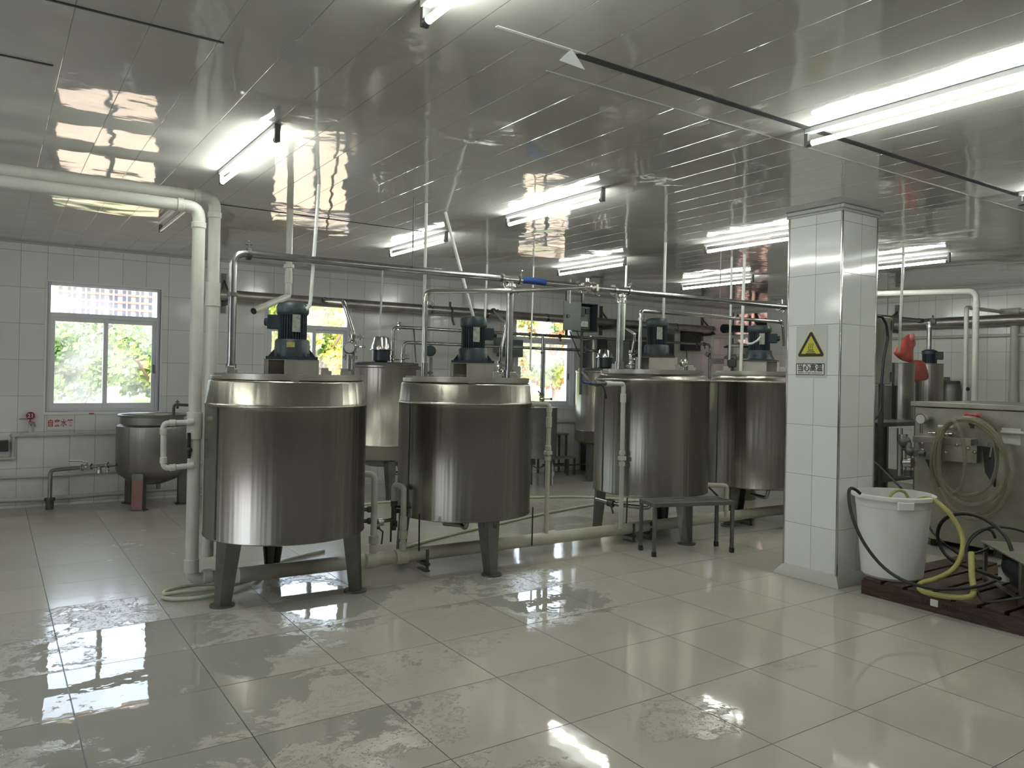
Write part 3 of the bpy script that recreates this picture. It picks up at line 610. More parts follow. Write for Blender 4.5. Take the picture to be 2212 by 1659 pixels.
def mixing_tank(label, px, D, r, zb, zs, zr, zl, rr, legs, mx, mz, mr, jb, group='large stainless mixing tanks', flare=False, yellow=False, mw=.35, flip=False, rustm=False):
    X, Y = pos(px, D); phi = math.atan2(X, Y)
    T = thing('mixing_tank', label, 'tank', (X, Y, 0), -phi, group)
    prof = [(0, zb-.055), (r*.5, zb-.045), (r*.86, zb-.02), (r-.012, zb-.004), (r, zb), (r, zb+.006), (r-.003, zb+.012), (r-.003, zs-.03), (r, zs-.012), (r+.002, zs-.004), (r-.002, zs+.006), (r-.006, zs+.012)]
    if zr-zs > .1: prof += [(rr+.008, zr-.014), (rr, zr-.002), (rr-.015, zr+.004), (0, zr+.004)]
    else: prof += [(r-.03, zs+.03), (rr, zr), (0, zr+.004)]
    v = MB().lathe(prof, n=96); v.cyl((-.08, -.05, zb-.02), (-.08, -.05, zb-.075), .03, 16)
    v.build('vessel', 'steel', T, sharp=50)
    a = -PI/2-.93   # vertical weld seam strip
    MB().box((r*math.cos(a), r*math.sin(a), (zb+zs)/2), (.006, .012, zs-zb-.02), a).build('seam_strip', 'steel_leg', T)
    for a in legs:
        lg = leg_mesh(r*.93, math.radians(a), zb+.01).build('leg', 'steel_leg', T, sharp=20)
        c_ = Vector((math.cos(math.radians(a)), math.sin(math.radians(a)), 0))*(r*.93+.0)
        MB().cyl((c_.x, c_.y, 0), (c_.x, c_.y, .012), .078, 20).build('foot_plate', 'steel_leg', lg)
    # flat cover: fixed rear half and raised front flap
    ld = MB().lathe([(0, zr+.004), (rr-.006, zr+.004), (rr-.004, zl-.012), (rr-.006, zl-.008), (0, zl-.008)], n=72)
    ld.box((0, .0, zl+.0), (rr*1.9, .05, .016)); ld.build('lid', 'steel_sheet', T, sharp=30)
    hl = MB(); aa0, aa1 = -PI*.80, -PI*.02; R2 = rr-.001; n = 40
    top = [(R2*math.cos(aa0+(aa1-aa0)*i/n), R2*math.sin(aa0+(aa1-aa0)*i/n), zl-.03) for i in range(n+1)]
    hl.poly(top, (0, 0, .036)); hl.box((.04, -R2*.985, zl-.034), (.05, .02, .012)); ho = hl.build('hatch_lid', 'steel_sheet', T, sharp=30)
    for lx, ly in ((-.36*rr/.51, -.26), (.23, -.33), (.37*rr/.51, -.12)):
        MB().box((lx, ly, zl+.03), (.05, .035, .05)).box((lx+.03, ly, zl+.02), (.03, .03, .03)).build('lid_clamp', 'steel_sheet', ho, bevel=.003)
    zz = zl
    mount(T, mx, .02, zl-.004, mz[0], mw, .28, flip=flip)
    motor(T, mx, .02, mz[0], (mz[1]-mz[0], mz[2]-mz[0], mz[3]-mz[0]), mr, jb, flare, True, yellow)
    if rustm: MB().box((mx, .02, mz[0]+.003), (mr*3.6, .3, .008)).build('rusty_plate', 'rust', T, label='rust-stained plate')
    for a in ((.12, .3) if px == 1006.5 else ()):
        MB().tube([(r*.2+a*.4, -r*.86, zb-.02), (r*.2+a*.4, -r*.86, zb-.05), (r*.2+a*.4+.02, -r*.86, zb-.05), (r*.2+a*.4+.02, -r*.86, zb-.03)], .004, 8, .01).build('drain_hook', 'black', T) if a > 0 else None
    return T, X, Y, phi
T1, x1, y1, p1 = mixing_tank('nearest large stainless mixing tank at left, dark blue-green motor with yellow label on top', 622.5, 5.65, .541, .415, 1.29, 1.455, 1.49, .512, (-139, -20, 101), .02, (1.60, 1.74, 1.92, 2.0), .098, PI-.25, yellow=True, mw=.36)
T2, x2, y2, p2 = mixing_tank('second large stainless mixing tank, green round gauge standing on its lid', 1006.5, 6.33, .540, .412, 1.295, 1.45, 1.49, .514, (-64, 58, 182), .05, (1.612, 1.733, 1.91, 1.995), .098, .15, mw=.36)
T3, x3, y3, p3 = mixing_tank('third large stainless mixing tank behind the grey slatted bench', 1407.5, 7.65, .553, .437, 1.50, 1.548, 1.59, .50, (-48, 74, 194), .04, (1.718, 1.84, 2.02, 2.102), .098, PI*.8, rustm=True, mw=.40)
T4, x4, y4, p4 = mixing_tank('fourth large stainless mixing tank, half hidden behind the white tiled column', 1638, 8.70, .512, .41, 1.498, 1.555, 1.60, .47, (-125, -5, 115), .0, (1.72, 1.835, 2.034, 2.103), .112, .1, flare=True, rustm=True, mw=.42, flip=True)
# gauges standing on the lids
def stalk_gauge(T, lx, ly, z0, z1, r, m, facem, nm='gauge'):
    g = MB().cyl((lx, ly, z0), (lx, ly, z1-.02), .017, 14).cyl((lx, ly, z0-.002), (lx, ly, z0+.03), .03, 14).box((lx, ly, z0+.045), (.05, .05, .022)); go = g.build('gauge_stem', 'steel_pipe', T)
    MB().cyl((lx, ly+.03, z1+.03), (lx, ly-.03, z1+.03), r, 28).build('gauge_head', m, go, bevel=.004)
    MB().cyl((lx, ly-.0305, z1+.03), (lx, ly-.034, z1+.03), r*.82, 28).build('gauge_face', facem, go)
stalk_gauge(T1, .405, -.08, 1.48, 1.66, .043, 'steel_leg', 'gauge_glass')
stalk_gauge(T2, -.29, -.12, 1.48, 1.67, .045, 'motor_light', 'green_gauge')
MB().cyl((.30, -.05, 1.58), (.30, -.05, 1.64), .012).sph((.30, -.05, 1.665), .042).build('float_ball', 'steel_cap', T3)
MB().cyl((-.27, -.1, 1.59), (-.27, -.1, 1.65), .014).box((-.27, -.1, 1.69), (.08, .08, .085)).build('sensor_head', 'dark_box', T4, bevel=.01)
# ------------------------------------------------------------------ clamps, valves
def clamp(p, axis, r, par, m='steel_cap', wing=True, wd=(0, 0, 1)):
    p = Vector(p); a = Vector(axis).normalized(); b = MB(); b.cyl(p-a*.012, p+a*.012, r*1.55, 20)
    if wing:
        w_ = Vector(wd).normalized(); b.cyl(p+w_*r*1.5, p+w_*(r*1.5+.035), .007, 8).cyl(p+w_*(r*1.5+.025)-a*.022, p+w_*(r*1.5+.025)+a*.022, .006, 8).sph(p+w_*(r*1.5+.04), .009, n=8)
    return b.build('clamp', m, par)
def valve(p, axis, r, par, hd=(0, 0, 1), hl=(1, 0, 0), hm='blue', L_=.12, m='steel_cap'):
    p = Vector(p); a = Vector(axis).normalized(); h = Vector(hd).normalized(); q = Vector(hl).normalized()
    b = MB().sph(p, r*1.45).cyl(p-a*r*2.6, p+a*r*2.6, r*1.15, 16).cyl(p-a*r*2.6, p-a*r*2.0, r*1.6, 6).cyl(p+a*r*2.0, p+a*r*2.6, r*1.6, 6).cyl(p, p+h*r*2.3, r*.5, 12)
    o = b.build('valve', m, par)
    c = p+h*r*2.3
    hb = MB().tube([c-q*.01, c+q*.03, c+q*.045+h*.012, c+q*L_+h*.012], .0075 if L_ < .2 else .009, 8, .01); hb.build('valve_handle', hm, o)
    return o
# ------------------------------------------------------------------ overhead product pipe
YM = 5.27; ZM = 2.30
pl = thing('overhead_steel_pipe', 'long stainless pipe running overhead above the row of mixing tanks', 'pipe', (0, 0, 0))
xl = A(503, 600, Y=5.33).x
d1 = Vector((xl, 5.33, 1.49)); r1 = .027
MB().tube([d1, (xl, 5.33, ZM), (A(1090, 603, Y=YM).x, YM, ZM), (9.6, YM-.06, ZM)], r1, 20, .09).build('pipe_run', 'steel_pipe', pl)
MB().cyl((xl, 5.33, 1.47), (xl, 5.33, 1.50), .05, 20).cyl((xl, 5.33, 1.53), (xl, 5.33, 1.56), .034, 16).build('flange', 'steel_pipe', pl)
clamp((xl, 5.33, 2.02), (0, 0, 1), r1*.85, pl, 'steel_old', False)
clamp((xl+.1, 5.33, ZM), (1, 0, 0), r1, pl, 'steel_old', True, (0, 0, 1))
def drop(px, ztop, zbot, yy, r=.03, vx=0, lid=True):
    X_ = A(px, 640, Y=yy).x
    MB().cyl((X_, yy, zbot), (X_, yy, ztop), r, 18).cyl((X_, yy, zbot), (X_, yy, zbot+.07), r*1.35, 18).build('drop_pipe', 'steel_pipe', pl)
    clamp((X_, yy, ztop-.1), (0, 0, 1), r, pl, wd=(1, -.3, 0)); clamp((X_, yy, ztop-.05), (0, 0, 1), r, pl, wd=(-1, -.4, -.4))
    MB().cyl((X_-.07, yy, ztop), (X_+.07, yy, ztop), r*1.15, 18).build('tee', 'steel_cap', pl)
    clamp((X_-.085, yy, ztop), (1, 0, 0), r, pl, wd=(0, -.5, -1)); clamp((X_+.085, yy, ztop), (1, 0, 0), r, pl, wd=(0, -.6, 1)); return X_
xa = drop(1102, ZM, 1.49, YM, .029)
xb = drop(1341, ZM, 1.59, YM, .031)
# blue sleeve handle beside the first drop, lever valve before the second
MB().tube([(xa+.1, YM-.02, ZM), (xa+.2, YM-.022, ZM+.004), (xa+.33, YM-.02, ZM)], .029, 14, .02).build('valve_handle', 'blue', pl)
xv = A(1268, 620, Y=YM).x
valve((xv, YM, ZM), (1, 0, 0), .035, pl, (0, 0, 1), (1, -.2, .05), 'dark_box', .16)
clamp((xv-.1, YM, ZM), (1, 0, 0), r1, pl, wd=(0, -1, -1)); clamp((xv+.1, YM, ZM), (1, 0, 0), r1, pl, wd=(0, -.6, -1))
xc = A(1690, 662, Y=YM).x; clamp((xc, YM, ZM), (1, 0, 0), r1, pl, wd=(0, 0, 1)); clamp((xc-.06, YM, ZM), (1, 0, 0), r1, pl, wd=(0, -1, -1))
# far end beyond the column: tee and drop to the tank on the rack
pe = Vector((9.6, YM-.06, ZM)); xe_ = A(2008, 694, Y=YM-.06).x
MB().cyl((xe_, YM-.06, 1.72), (xe_, YM-.06, ZM), .028, 18).build('drop_pipe', 'steel_pipe', pl); clamp((xe_, YM-.06, ZM-.06), (0, 0, 1), .028, pl, wd=(-1, 0, 0)); clamp((xe_+.08, YM-.06, ZM), (1, 0, 0), .028, pl, 'steel_old')
MB().cyl((9.6, YM-.06, ZM), (9.68, YM-.06, ZM), .032, 18).build('end_cap', 'steel_old', pl)
# hangers to the ceiling
for hx in (2.6, 6.0, 9.0): MB().cyl((hx, YM, ZM+.02), (hx, YM, ZC), .005, 8).build('hanger_rod', 'steel_old', pl)
# thin return pipes
rp = thing('return_pipe', 'thin bright stainless pipe rising from the second tank and joining the overhead pipe', 'pipe')
xr = A(919, 700, Y=5.35).x; zt_ = A(919, 629, Y=5.35).z
MB().tube([(xr, 5.35, 1.49), (xr, 5.35, zt_), (A(1103, 628, Y=5.15).x, 5.15, A(1103, 628, Y=5.15).z), (A(1262, 619, Y=YM-.09).x, YM-.09, A(1262, 621, Y=YM-.09).z)], .018, 16, .05).build('pipe_run', 'steel_cap', rp)
clamp((xr, 5.35, zt_-.09), (0, 0, 1), .018, rp, wd=(1, -.2, 0)); MB().cyl((xr, 5.35, 1.48), (xr, 5.35, 1.6), .026, 14).build('flange', 'steel_pipe', rp)
rp2 = thing('return_pipe', 'thin bright stainless pipe rising from the third tank and running to the column', 'pipe')
xr = A(1383, 740, Y=5.5).x; zt_ = A(1383, 671, Y=5.5).z
MB().tube([(xr, 5.5, 1.59), (xr, 5.5, zt_), (A(1690, 676, Y=5.45).x, 5.45, zt_), (A(1690, 676, Y=5.45).x+.02, 5.45, zt_-.12), (A(1692, 676, Y=5.45).x+.02, 5.45, 1.9)], .019, 16, .04).build('pipe_run', 'steel_cap', rp2)
clamp((xr, 5.5, zt_-.08), (0, 0, 1), .019, rp2, wd=(1, -.3, 0)); clamp((A(1684, 676, Y=5.45).x, 5.45, zt_), (1, 0, 0), .02, rp2, wd=(0, -1, -1))
# ------------------------------------------------------------------ back tanks
def tall_tank(label, px, D, r, zb, ztop, legs, mz, dome=True, strip=False):
    X, Y = pos(px, D); phi = math.atan2(X, Y)
    T = thing('storage_tank', label, 'tank', (X, Y, 0), -phi, 'tall dished stainless tanks by the back wall')
    MB().lathe([(0, zb-.12), (r*.45, zb-.1), (r*.85, zb-.03), (r-.006, zb), (r, zb+.01), (r, zb+.16), (r+.003, zb+.165), (r, zb+.17), (r, ztop-.03), (r+.008, ztop-.02), (r+.008, ztop), (0, ztop)], n=72).build('vessel', 'steel', T, sharp=35)
    ld = MB().lathe([(0, ztop+.001), (r*.93, ztop+.001), (r*.93, ztop+.03), (r*.9, ztop+.04), (0, ztop+.045)], n=64).build('lid', 'steel_old', T)
    for a in legs:
        lg = leg_mesh(r*.86, math.radians(a), zb+.02, .16, .1).build('leg', 'steel_leg', T, sharp=20)
        c_ = Vector((math.cos(math.radians(a)), math.sin(math.radians(a)), 0))*(r*.86); MB().cyl((c_.x, c_.y, 0), (c_.x, c_.y, .012), .07, 18).build('foot_plate', 'steel_leg', lg)
    mo = MB().lathe([(.075, ztop+.045), (.085, ztop+.07), (.1, ztop+.08), (.11, mz[0]), (.11, mz[1]), (0, mz[1])], (-.05, 0, 0), 36).build('motor', 'motor_black', T)
    MB().lathe([(.14, mz[1]), (.14, mz[1]+.008), (.118, mz[1]+.012), (.115, mz[1]+.05), (.09, mz[2]-.015), (.06, mz[2]), (0, mz[2]+.002)], (-.05, 0, 0), 36).build('motor_hood', 'steel_cap', mo, sharp=30)
    MB().cyl((.1, 0, zb-.1), (.1, 0, zb-.2), .025).cyl((.1, 0, zb-.2), (.35, -.1, zb-.2), .025).build('outlet_pipe', 'steel_pipe', T)
    return T, X, Y, phi
T5, x5, y5, _ = tall_tank('tall stainless tank with a small dome-topped motor, between the two nearest mixing tanks', 830.5, 9.6, .437, .49, 1.60, (-75, 45, 165), (1.66, 1.79, 1.955))
T6, x6, y6, _ = tall_tank('tall stainless tank by the far wall, mostly behind the third mixing tank', 1313, 11.6, .478, .56, 1.60, (-128, -8, 112), (1.66, 1.8, 1.93))
# kettle below window one
X, Y = pos(331, 9.45); phi = math.atan2(X, Y)
KT = thing('kettle', 'open stainless jacketed kettle on three legs beneath the left window', 'kettle', (X, Y, 0), -phi)
ri, ro = .318, .36
MB().lathe([(0, .24), (.12, .25), (.25, .30), (ro-.02, .375), (ro, .42), (ro, .86), (ro-.005, .885), (ri+.012, .90), (ri, .905), (ri, .985), (ri+.03, .99), (ri+.032, 1.004), (ri+.024, 1.012), (ri-.002, 1.006), (ri-.006, .99), (ri-.008, .6), (ri*.8, .42), (0, .36)], n=72).cyl((.07, -.06, .25), (.07, -.06, .19), .022).build('vessel', 'steel_dark', KT, sharp=30)
for a, mm in ((-112, 1), (8, 0), (128, 0)):
    ar = math.radians(a); c_ = Vector((math.cos(ar), math.sin(ar), 0))*ro*.88
    lg = MB().box((c_.x, c_.y, .205), (.09, .12, .385), ar).build('leg', 'steel_leg', KT, bevel=.004)
    MB().box((c_.x, c_.y, .006), (.13, .16, .012), ar).build('foot_plate', 'steel_leg', lg)
    if mm: MB().box((c_.x+.0465*math.cos(ar), c_.y+.0465*math.sin(ar), .18), (.003, .105, .30), ar).build('protective_film', 'pink_film', lg, label='faded red protective film')
kp = A(384, 905, D=9.3)
k2 = thing('water_spout', 'small bent stainless spout over the rim of the open kettle', 'pipe')
sp0 = A(375, 893, D=9.4); sp1 = A(376, 874, D=9.4); sp2 = A(425, 876, D=9.4)
MB().tube([sp0-Vector((0, 0, .02)), Vector((sp0.x, sp0.y, sp1.z)), sp2], .015, 12, .03).build('pipe_run', 'steel_old', k2); clamp(A(383, 878, D=9.4), (1, 0, 0), .016, k2, 'steel_old')
# drain line of kettle
dl = thing('drain_pipe', 'dark steel drain pipe with lever valve running from the kettle down to the floor', 'pipe')
f0 = A(107, 1100, Z=0); zz = A(107, 1016, Y=f0.y).z; kx = A(252, 1003, D=9.2)
g1 = Vector((f0.x, f0.y, zz)); g2 = Vector((kx.x, kx.y, kx.z))
MB().tube([(f0.x, f0.y, .05), g1, g2], .021, 14, .06).build('pipe_run', 'steel_pipe', dl)
MB().cyl((f0.x, f0.y, 0), (f0.x, f0.y, .09), .038, 16).cyl((f0.x, f0.y, .09), (f0.x, f0.y, .12), .052, 16).build('floor_collar', 'steel_old', dl)
dv = (g2-g1); valve(g1+dv*.55, dv, .022, dl, (0, 0, 1), (-1, 0, .05), 'steel_cap', .17); clamp(g1+dv*.86, dv, .02, dl, wd=(0, 0, -1)); 
pq = g1+dv*.74; MB().cyl(pq, pq-Vector((0, 0, .07)), .02, 12).cyl(pq-Vector((0, 0, .04)), pq-Vector((0, 0, .075)), .027, 8).build('sample_tap', 'steel_cap', dl)
# small drum tank below window three
X, Y = pos(1166, 10.6); phi = math.atan2(X, Y); zt_ = A(1190, 880, D=10.6).z; zb_ = A(1190, 988, D=10.6).z
SD = thing('round_vat', 'low grey stainless vat under the third window, beside the tall pvc riser', 'tank', (X, Y, 0), -phi)
rd = .245
MB().lathe([(0, zb_-.03), (rd*.8, zb_-.01), (rd, zb_), (rd, zt_-.012), (rd+.006, zt_), (rd-.01, zt_+.004), (0, zt_+.02)], n=56).build('vessel', 'steel_leg', SD)
for a in (-60, 30, 120, 210): ar = math.radians(a); MB().cyl((rd*.8*math.cos(ar), rd*.8*math.sin(ar), 0), (rd*.8*math.cos(ar), rd*.8*math.sin(ar), zb_), .018, 12).build('leg', 'steel_leg', SD)
MB().cyl((-.06, -.05, zb_), (-.06, -.05, zb_-.1), .02).tube([(-.1, -.1, zb_-.1), (0, -.16, zb_-.14), (.08, -.1, zb_-.1)], .01, 8, .02).build('bottom_valve', 'steel_old', SD)
# ------------------------------------------------------------------ steam header along the back wall
YH = 9.58
def zh(px, py): return A(px, py, Y=YH)
ha, hb_ = zh(513, 641), zh(1541, 709)
zhh = (zh(700, 654).z+zh(1169, 689).z+hb_.z)/3
sh = thing('steam_header', 'thick silver-clad pipe running along the back wall above the windows', 'pipe')
xbr = [zh(q, 690).x for q in (975, 1326)]
MB().cyl((zh(462, 640).x, YH, zhh), (zh(1541, 709).x, YH, zhh), .063, 28).build('cladding', 'clad', sh)
for q in (930, 1050, 1180, 1460, 1536): X_ = zh(q, 690).x; MB().cyl((X_-.02, YH, zhh), (X_+.02, YH, zhh), .067, 28).build('cladding_band', 'steel_pipe', sh)
def tri_bracket(px, ph, lab, right=True, grp=None):
    X_ = A(px, 620, Y=YW).x; b = thing('wall_bracket', lab, 'bracket', (X_, YW, 0))
    b.location.y = YW
    MB().bb(-.025, .025, -.03, 0, zhh-.2, zhh+.28).build('upright', 'steel_leg', b)
    MB().cyl((0, -.015, zhh+.2), (.02, -.29, zhh-.07), .016, 8).build('brace', 'steel_leg', b)
    MB().bb(-.02, .02, -.32, 0, zhh-.11, zhh-.066).build('arm', 'steel_leg', b)
tri_bracket(483, 0, 'triangular steel bracket on the back wall, leftmost under the clad pipe')
tri_bracket(1298, 0, 'triangular steel bracket on the back wall just right of the hanging control box')
tri_bracket(1517, 0, 'triangular steel bracket on the back wall holding the right end of the clad pipe')
hk = MB().tube([(0, 0, zhh+.13), (0, 0, zhh+.06), (0, -.07, zhh+.02), (0, -.07, zhh-.12), (.03, -.07, zhh-.2)], .016, 8, .02)
hko = hk.build('pipe_hook', 'steel_old'); hko.location = (zh(972, 680).x, YH, 0); tag(hko, 'dark hooked strap over the clad pipe above the tall dome-motor tank', 'bracket')
# curved steam hoses down to the tanks
def steam_hose(lab, p0, px1, T, lx, ly, zv, zb):
    h = thing('steam_hose', lab, 'hose'); w1 = T.matrix_basis @ Vector((lx, ly, zb))
    top = Vector(px1)
    pts = [p0, p0.lerp(top, .35)+Vector((0, 0, .0)), p0.lerp(top, .8), top, Vector((w1.x, w1.y, top.z-.22)), Vector((w1.x, w1.y, zv+.06)), w1]
    MB().tube(pts, .014, 12, .12, seg=8).build('hose_run', 'steel_pipe', h); clamp(p0, (0, 1, 0), .028, h, 'steel_old', wd=(1, 0, .3)); 
    v = valve((w1.x, w1.y, zv), (0, 0, 1), .02, h, (0, -1, 0), (1, 0, 0), 'steel_cap', .07); clamp((w1.x, w1.y, zv+.075), (0, 0, 1), .02, h, wd=(1, 0, 0)); clamp((w1.x, w1.y, zv-.075), (0, 0, 1), .02, h, wd=(-1, 0, 0))
bpy.context.view_layer.update()
for T in (T1, T2, T3, T4): T.matrix_basis
steam_hose('curved steel steam hose dropping to the right side of the nearest mixing tank', A(702, 649, Y=YH-.06), A(742, 652, D=5.75), T1, .44, .03, 1.70, 1.48)
steam_hose('curved steel steam hose dropping to the back of the second mixing tank', A(1066, 672, Y=YH-.06), A(1094, 700, D=6.7), T2, .29, .22, 1.55, 1.48)
steam_hose('curved steel steam hose dropping to the left side of the third mixing tank', A(1332, 696, Y=YH-.06), A(1372, 722, D=7.8), T3, -.2, .12, 1.70, 1.59)
# ------------------------------------------------------------------ product pipes of the back row
bp1 = thing('back_row_pipe', 'upper stainless pipe leaving the dome-motor tank and running right past the windows', 'pipe')
YB = 8.85; z_ = A(862, 707, Y=YB).z; x0 = A(849, 740, Y=YB).x; x1b = A(1534, 745, Y=YB).x
MB().tube([(x0, YB, 1.62), (x0, YB, z_), (x1b, YB, z_), (x1b, YB, .9)], .021, 14, .07).build('pipe_run', 'steel_pipe', bp1)
for q in (862, 1145, 1210, 1505, 1522): clamp((A(q, 710, Y=YB).x, YB, z_), (1, 0, 0), .021, bp1, 'steel_old' if q > 1000 else 'steel_cap', wd=(0, -.2, 1 if q < 1000 else -1))
clamp((x0, YB, 1.72), (0, 0, 1), .021, bp1); valve((x0, YB, 1.68), (0, 0, 1), .02, bp1, (0, -1, 0), (1, 0, 0), 'steel_cap', .06)
# branch down at px 1170 with butterfly valve onto the vat
xv2 = A(1171, 800, Y=YB).x
MB().cyl((xv2, YB, 1.06), (xv2, YB, z_), .019, 14).build('branch_pipe', 'steel_pipe', bp1)
zv2 = A(1168, 862, Y=YB).z; o = valve((xv2, YB, zv2), (0, 0, 1), .024, bp1, (1, 0, 0), (1, 0, 0), 'steel_old', .1); MB().sph((xv2+.17, YB, zv2), .018, n=10).build('lever_knob', 'black', o)
clamp((xv2, YB, zv2+.07), (0, 0, 1), .02, bp1, 'steel_old', wd=(-1, 0, .6)); clamp((xv2, YB, zv2-.07), (0, 0, 1), .02, bp1, 'steel_old', wd=(-1, 0, 0)); clamp((xv2, YB, A(1171, 762, Y=YB).z), (0, 0, 1), .016, bp1, 'steel_old', False)
bp2 = thing('back_row_pipe', 'lower stainless pipe leaving the dome-motor tank, parallel under the upper one', 'pipe')
YB2 = 9.0; z_ = A(900, 741, Y=YB2).z; x0 = A(871, 760, Y=YB2).x; x1b = A(1294, 755, Y=YB2).x
MB().tube([(x0, YB2, 1.64), (x0, YB2, z_), (x1b, YB2, z_), (x1b, YB2, A(1295, 795, Y=YB2).z)], .021, 14, .07).build('pipe_run', 'steel_pipe', bp2)
clamp((x0, YB2, 1.74), (0, 0, 1), .021, bp2, wd=(1, 0, 0)); valve((x0, YB2, 1.70), (0, 0, 1), .02, bp2, (1, 0, 0), (0, -1, 0), 'steel_cap', .06); clamp((A(1264, 750, Y=YB2).x, YB2, z_), (1, 0, 0), .024, bp2, 'steel_old', wd=(0, -.2, 1))
sr = MB().cyl(A(894, 711, Y=YB), A(898, 784, D=9.2), .01, 10).build('support_rod', 'steel_cap', bp1)
xq = A(1282, 745, Y=9.1)
MB().tube([A(1276, 728, Y=9.2), A(1283, 730, Y=9.2), A(1283, 805, Y=9.2)], .02, 12, .03).build('elbow_pipe', 'steel_cap', bp2)
# ------------------------------------------------------------------ pvc pipes
pv = thing('pvc_riser_pipe', 'left one of the two thick white pvc pipes standing by the nearest tank', 'pipe')
pa = Vector((1.135, 5.528, 0)); zA = A(430, 448, D=5.64).z
MB().tube([(pa.x+.27, pa.y-.0, .115), (pa.x, pa.y, .1), (pa.x, pa.y, zA), (-3.9, pa.y, zA)], .041, 24, .075).build('pipe_run', 'pvc', pv)
def collar(par, p, ax, r, L=.05, m='pvc'):
    p = Vector(p); a = Vector(ax).normalized(); MB().cyl(p-a*L, p+a*L, r, 24).build('coupling', m, par, bevel=.003)
collar(pv, (pa.x, pa.y, zA-.12), (0, 0, 1), .047, .02); collar(pv, (pa.x-.12, pa.y, zA), (1, 0, 0), .047, .02); collar(pv, (pa.x, pa.y, A(420, 920, D=5.6).z), (0, 0, 1), .049, .09); collar(pv, (pa.x, pa.y, .2), (0, 0, 1), .047, .045); collar(pv, (pa.x+.1, pa.y, .115), (1, 0, 0), .049, .03)
pv2 = thing('pvc_riser_pipe', 'right one of the two thick white pvc pipes standing by the nearest tank', 'pipe')
pb = Vector((1.285, 5.755, 0)); zB = A(455, 428, D=5.9).z
MB().tube([(pb.x, pb.y, .2), (pb.x, pb.y, zB), (-3.9, pb.y+.06, zB)], .041, 24, .075).build('pipe_run', 'pvc', pv2)
collar(pv2, (pb.x, pb.y, zB-.12), (0, 0, 1), .047, .02); collar(pv2, (pb.x-.12, pb.y, zB), (1, 0, 0), .047, .02); collar(pv2, (pb.x, pb.y, A(452, 630, D=5.7).z), (0, 0, 1), .049, .085)
for o in (pv, pv2):
    for hx in (-.9, -3): MB().bb(hx-.015, hx+.015, (pa.y if o is pv else pb.y)-.008, (pa.y if o is pv else pb.y)+.008, (zA if o is pv else zB), ZC).build('hanger_strap', 'steel_old', o)
lp = thing('pvc_bypass_loop', 'small white pvc loop with square corners sticking out left of the thick pipes', 'pipe')
L0, L1, L2, L3 = A(412, 912, D=5.6), A(353, 914, D=5.6), A(353, 1012, D=5.6), A(412, 1006, D=5.6)
MB().tube([L0, L1, L2, L3], .018, 16, .035).build('pipe_run', 'pvc', lp)
for p, q in ((L1, L0), (L1, L2), (L2, L1), (L2, L3)): d = (Vector(q)-Vector(p)).normalized(); collar(lp, Vector(p)+d*.055, d, .0225, .02)
collar(lp, L0, Vector(L0)-Vector(L1), .024, .02); collar(lp, L3, Vector(L3)-Vector(L2), .024, .02)
MB().cyl(A(408, 935, D=5.6), A(408, 990, D=5.6), .012, 10).sph(A(409, 972, D=5.6), .02, n=10).build('stop_valve', 'black', lp)
# ceiling fed pvc funnel behind first tank
pf = thing('pvc_drop_pipe', 'white pvc pipe coming down from the ceiling and slanting left above the nearest motor', 'pipe')
q0 = A(625, 470, D=6.6); q0.z = ZC; q1 = A(624, 575, D=6.6); q2 = A(622, 640, D=6.6); q3 = A(548, 672, D=6.2)
MB().tube([Vector((q1.x, q1.y, ZC)), q1, q2, q3], .026, 18, .03).build('pipe_run', 'pvc', pf); collar(pf, q1, (0, 0, 1), .042, .014); collar(pf, q1-Vector((0, 0, .09)), (0, 0, 1), .031, .05)
dq = (q3-q2).normalized(); MB().cyl(q3-dq*.005, q3+dq*.003, .024, 18).build('pipe_mouth', 'black', pf)
# floor pipe
YP = 5.36; ZP = .12
fp = thing('floor_drain_pipe', 'long thick pvc pipe lying low along the floor under the mixing tanks', 'pipe')
MB().cyl((1.42, 5.44, ZP), (2.2, 5.40, ZP), .052, 22).cyl((2.2, 5.40, ZP), (10.2, 5.24, ZP), .052, 22).build('pipe_run', 'pvc_old', fp)
for q, w_ in ((805, .05), (868, .05), (1190, .06), (1340, .07)): X_ = A(q, 1200, Y=5.36).x; collar(fp, (X_, YP+.02, ZP), (1, -.02, 0), .058, w_, 'pvc_old')
for q in (915, 1358, 1610, 1395):
    X_ = A(q, 1180, Y=YP).x; MB().bb(X_-.02, X_+.02, YP-.075, YP+.06, 0, .012).bb(X_-.012, X_+.012, YP-.07, YP-.062, .0, .17).bb(X_-.02, X_+.02, YP-.075, YP+.07, .045, .066).build('pipe_support', 'steel_old', fp)
def riser(px0, ztop, D, pts=None, lab='', m='pvc_old', union=None, r=.02):
    pass
def P_(px, py, Y): v = A(px, py, Y=Y); return Vector((v.x, Y, v.z))
ra = thing('pvc_riser', 'short white pvc riser bending back to the right side of the nearest tank', 'pipe')
c0 = P_(806, 1195, 5.38); top = P_(811, 1025, 5.38); bk = top+Vector((-.14, .12, .0))
MB().tube([(c0.x, 5.38, ZP+.04), (c0.x, 5.38, top.z), bk], .024, 16, .04).build('pipe_run', 'pvc', ra)
collar(ra, (c0.x, 5.38, P_(806, 1165, 5.38).z), (0, 0, 1), .036, .03, 'pvc_old'); collar(ra, (c0.x, 5.38, P_(806, 1185, 5.38).z), (0, 0, 1), .03, .03, 'pvc_old'); clamp(bk+Vector((.02, -.015, 0)), (-1, .8, 0), .02, ra)
for zz_, hm in ((1100, 'steel_old'), (1125, 'steel_old')): p = P_(798, zz_, 5.4); MB().sph(p, .026, n=10).cyl(p, p+Vector((-.06, .02, 0)), .016, 10).build('fitting', 'steel_old', ra)
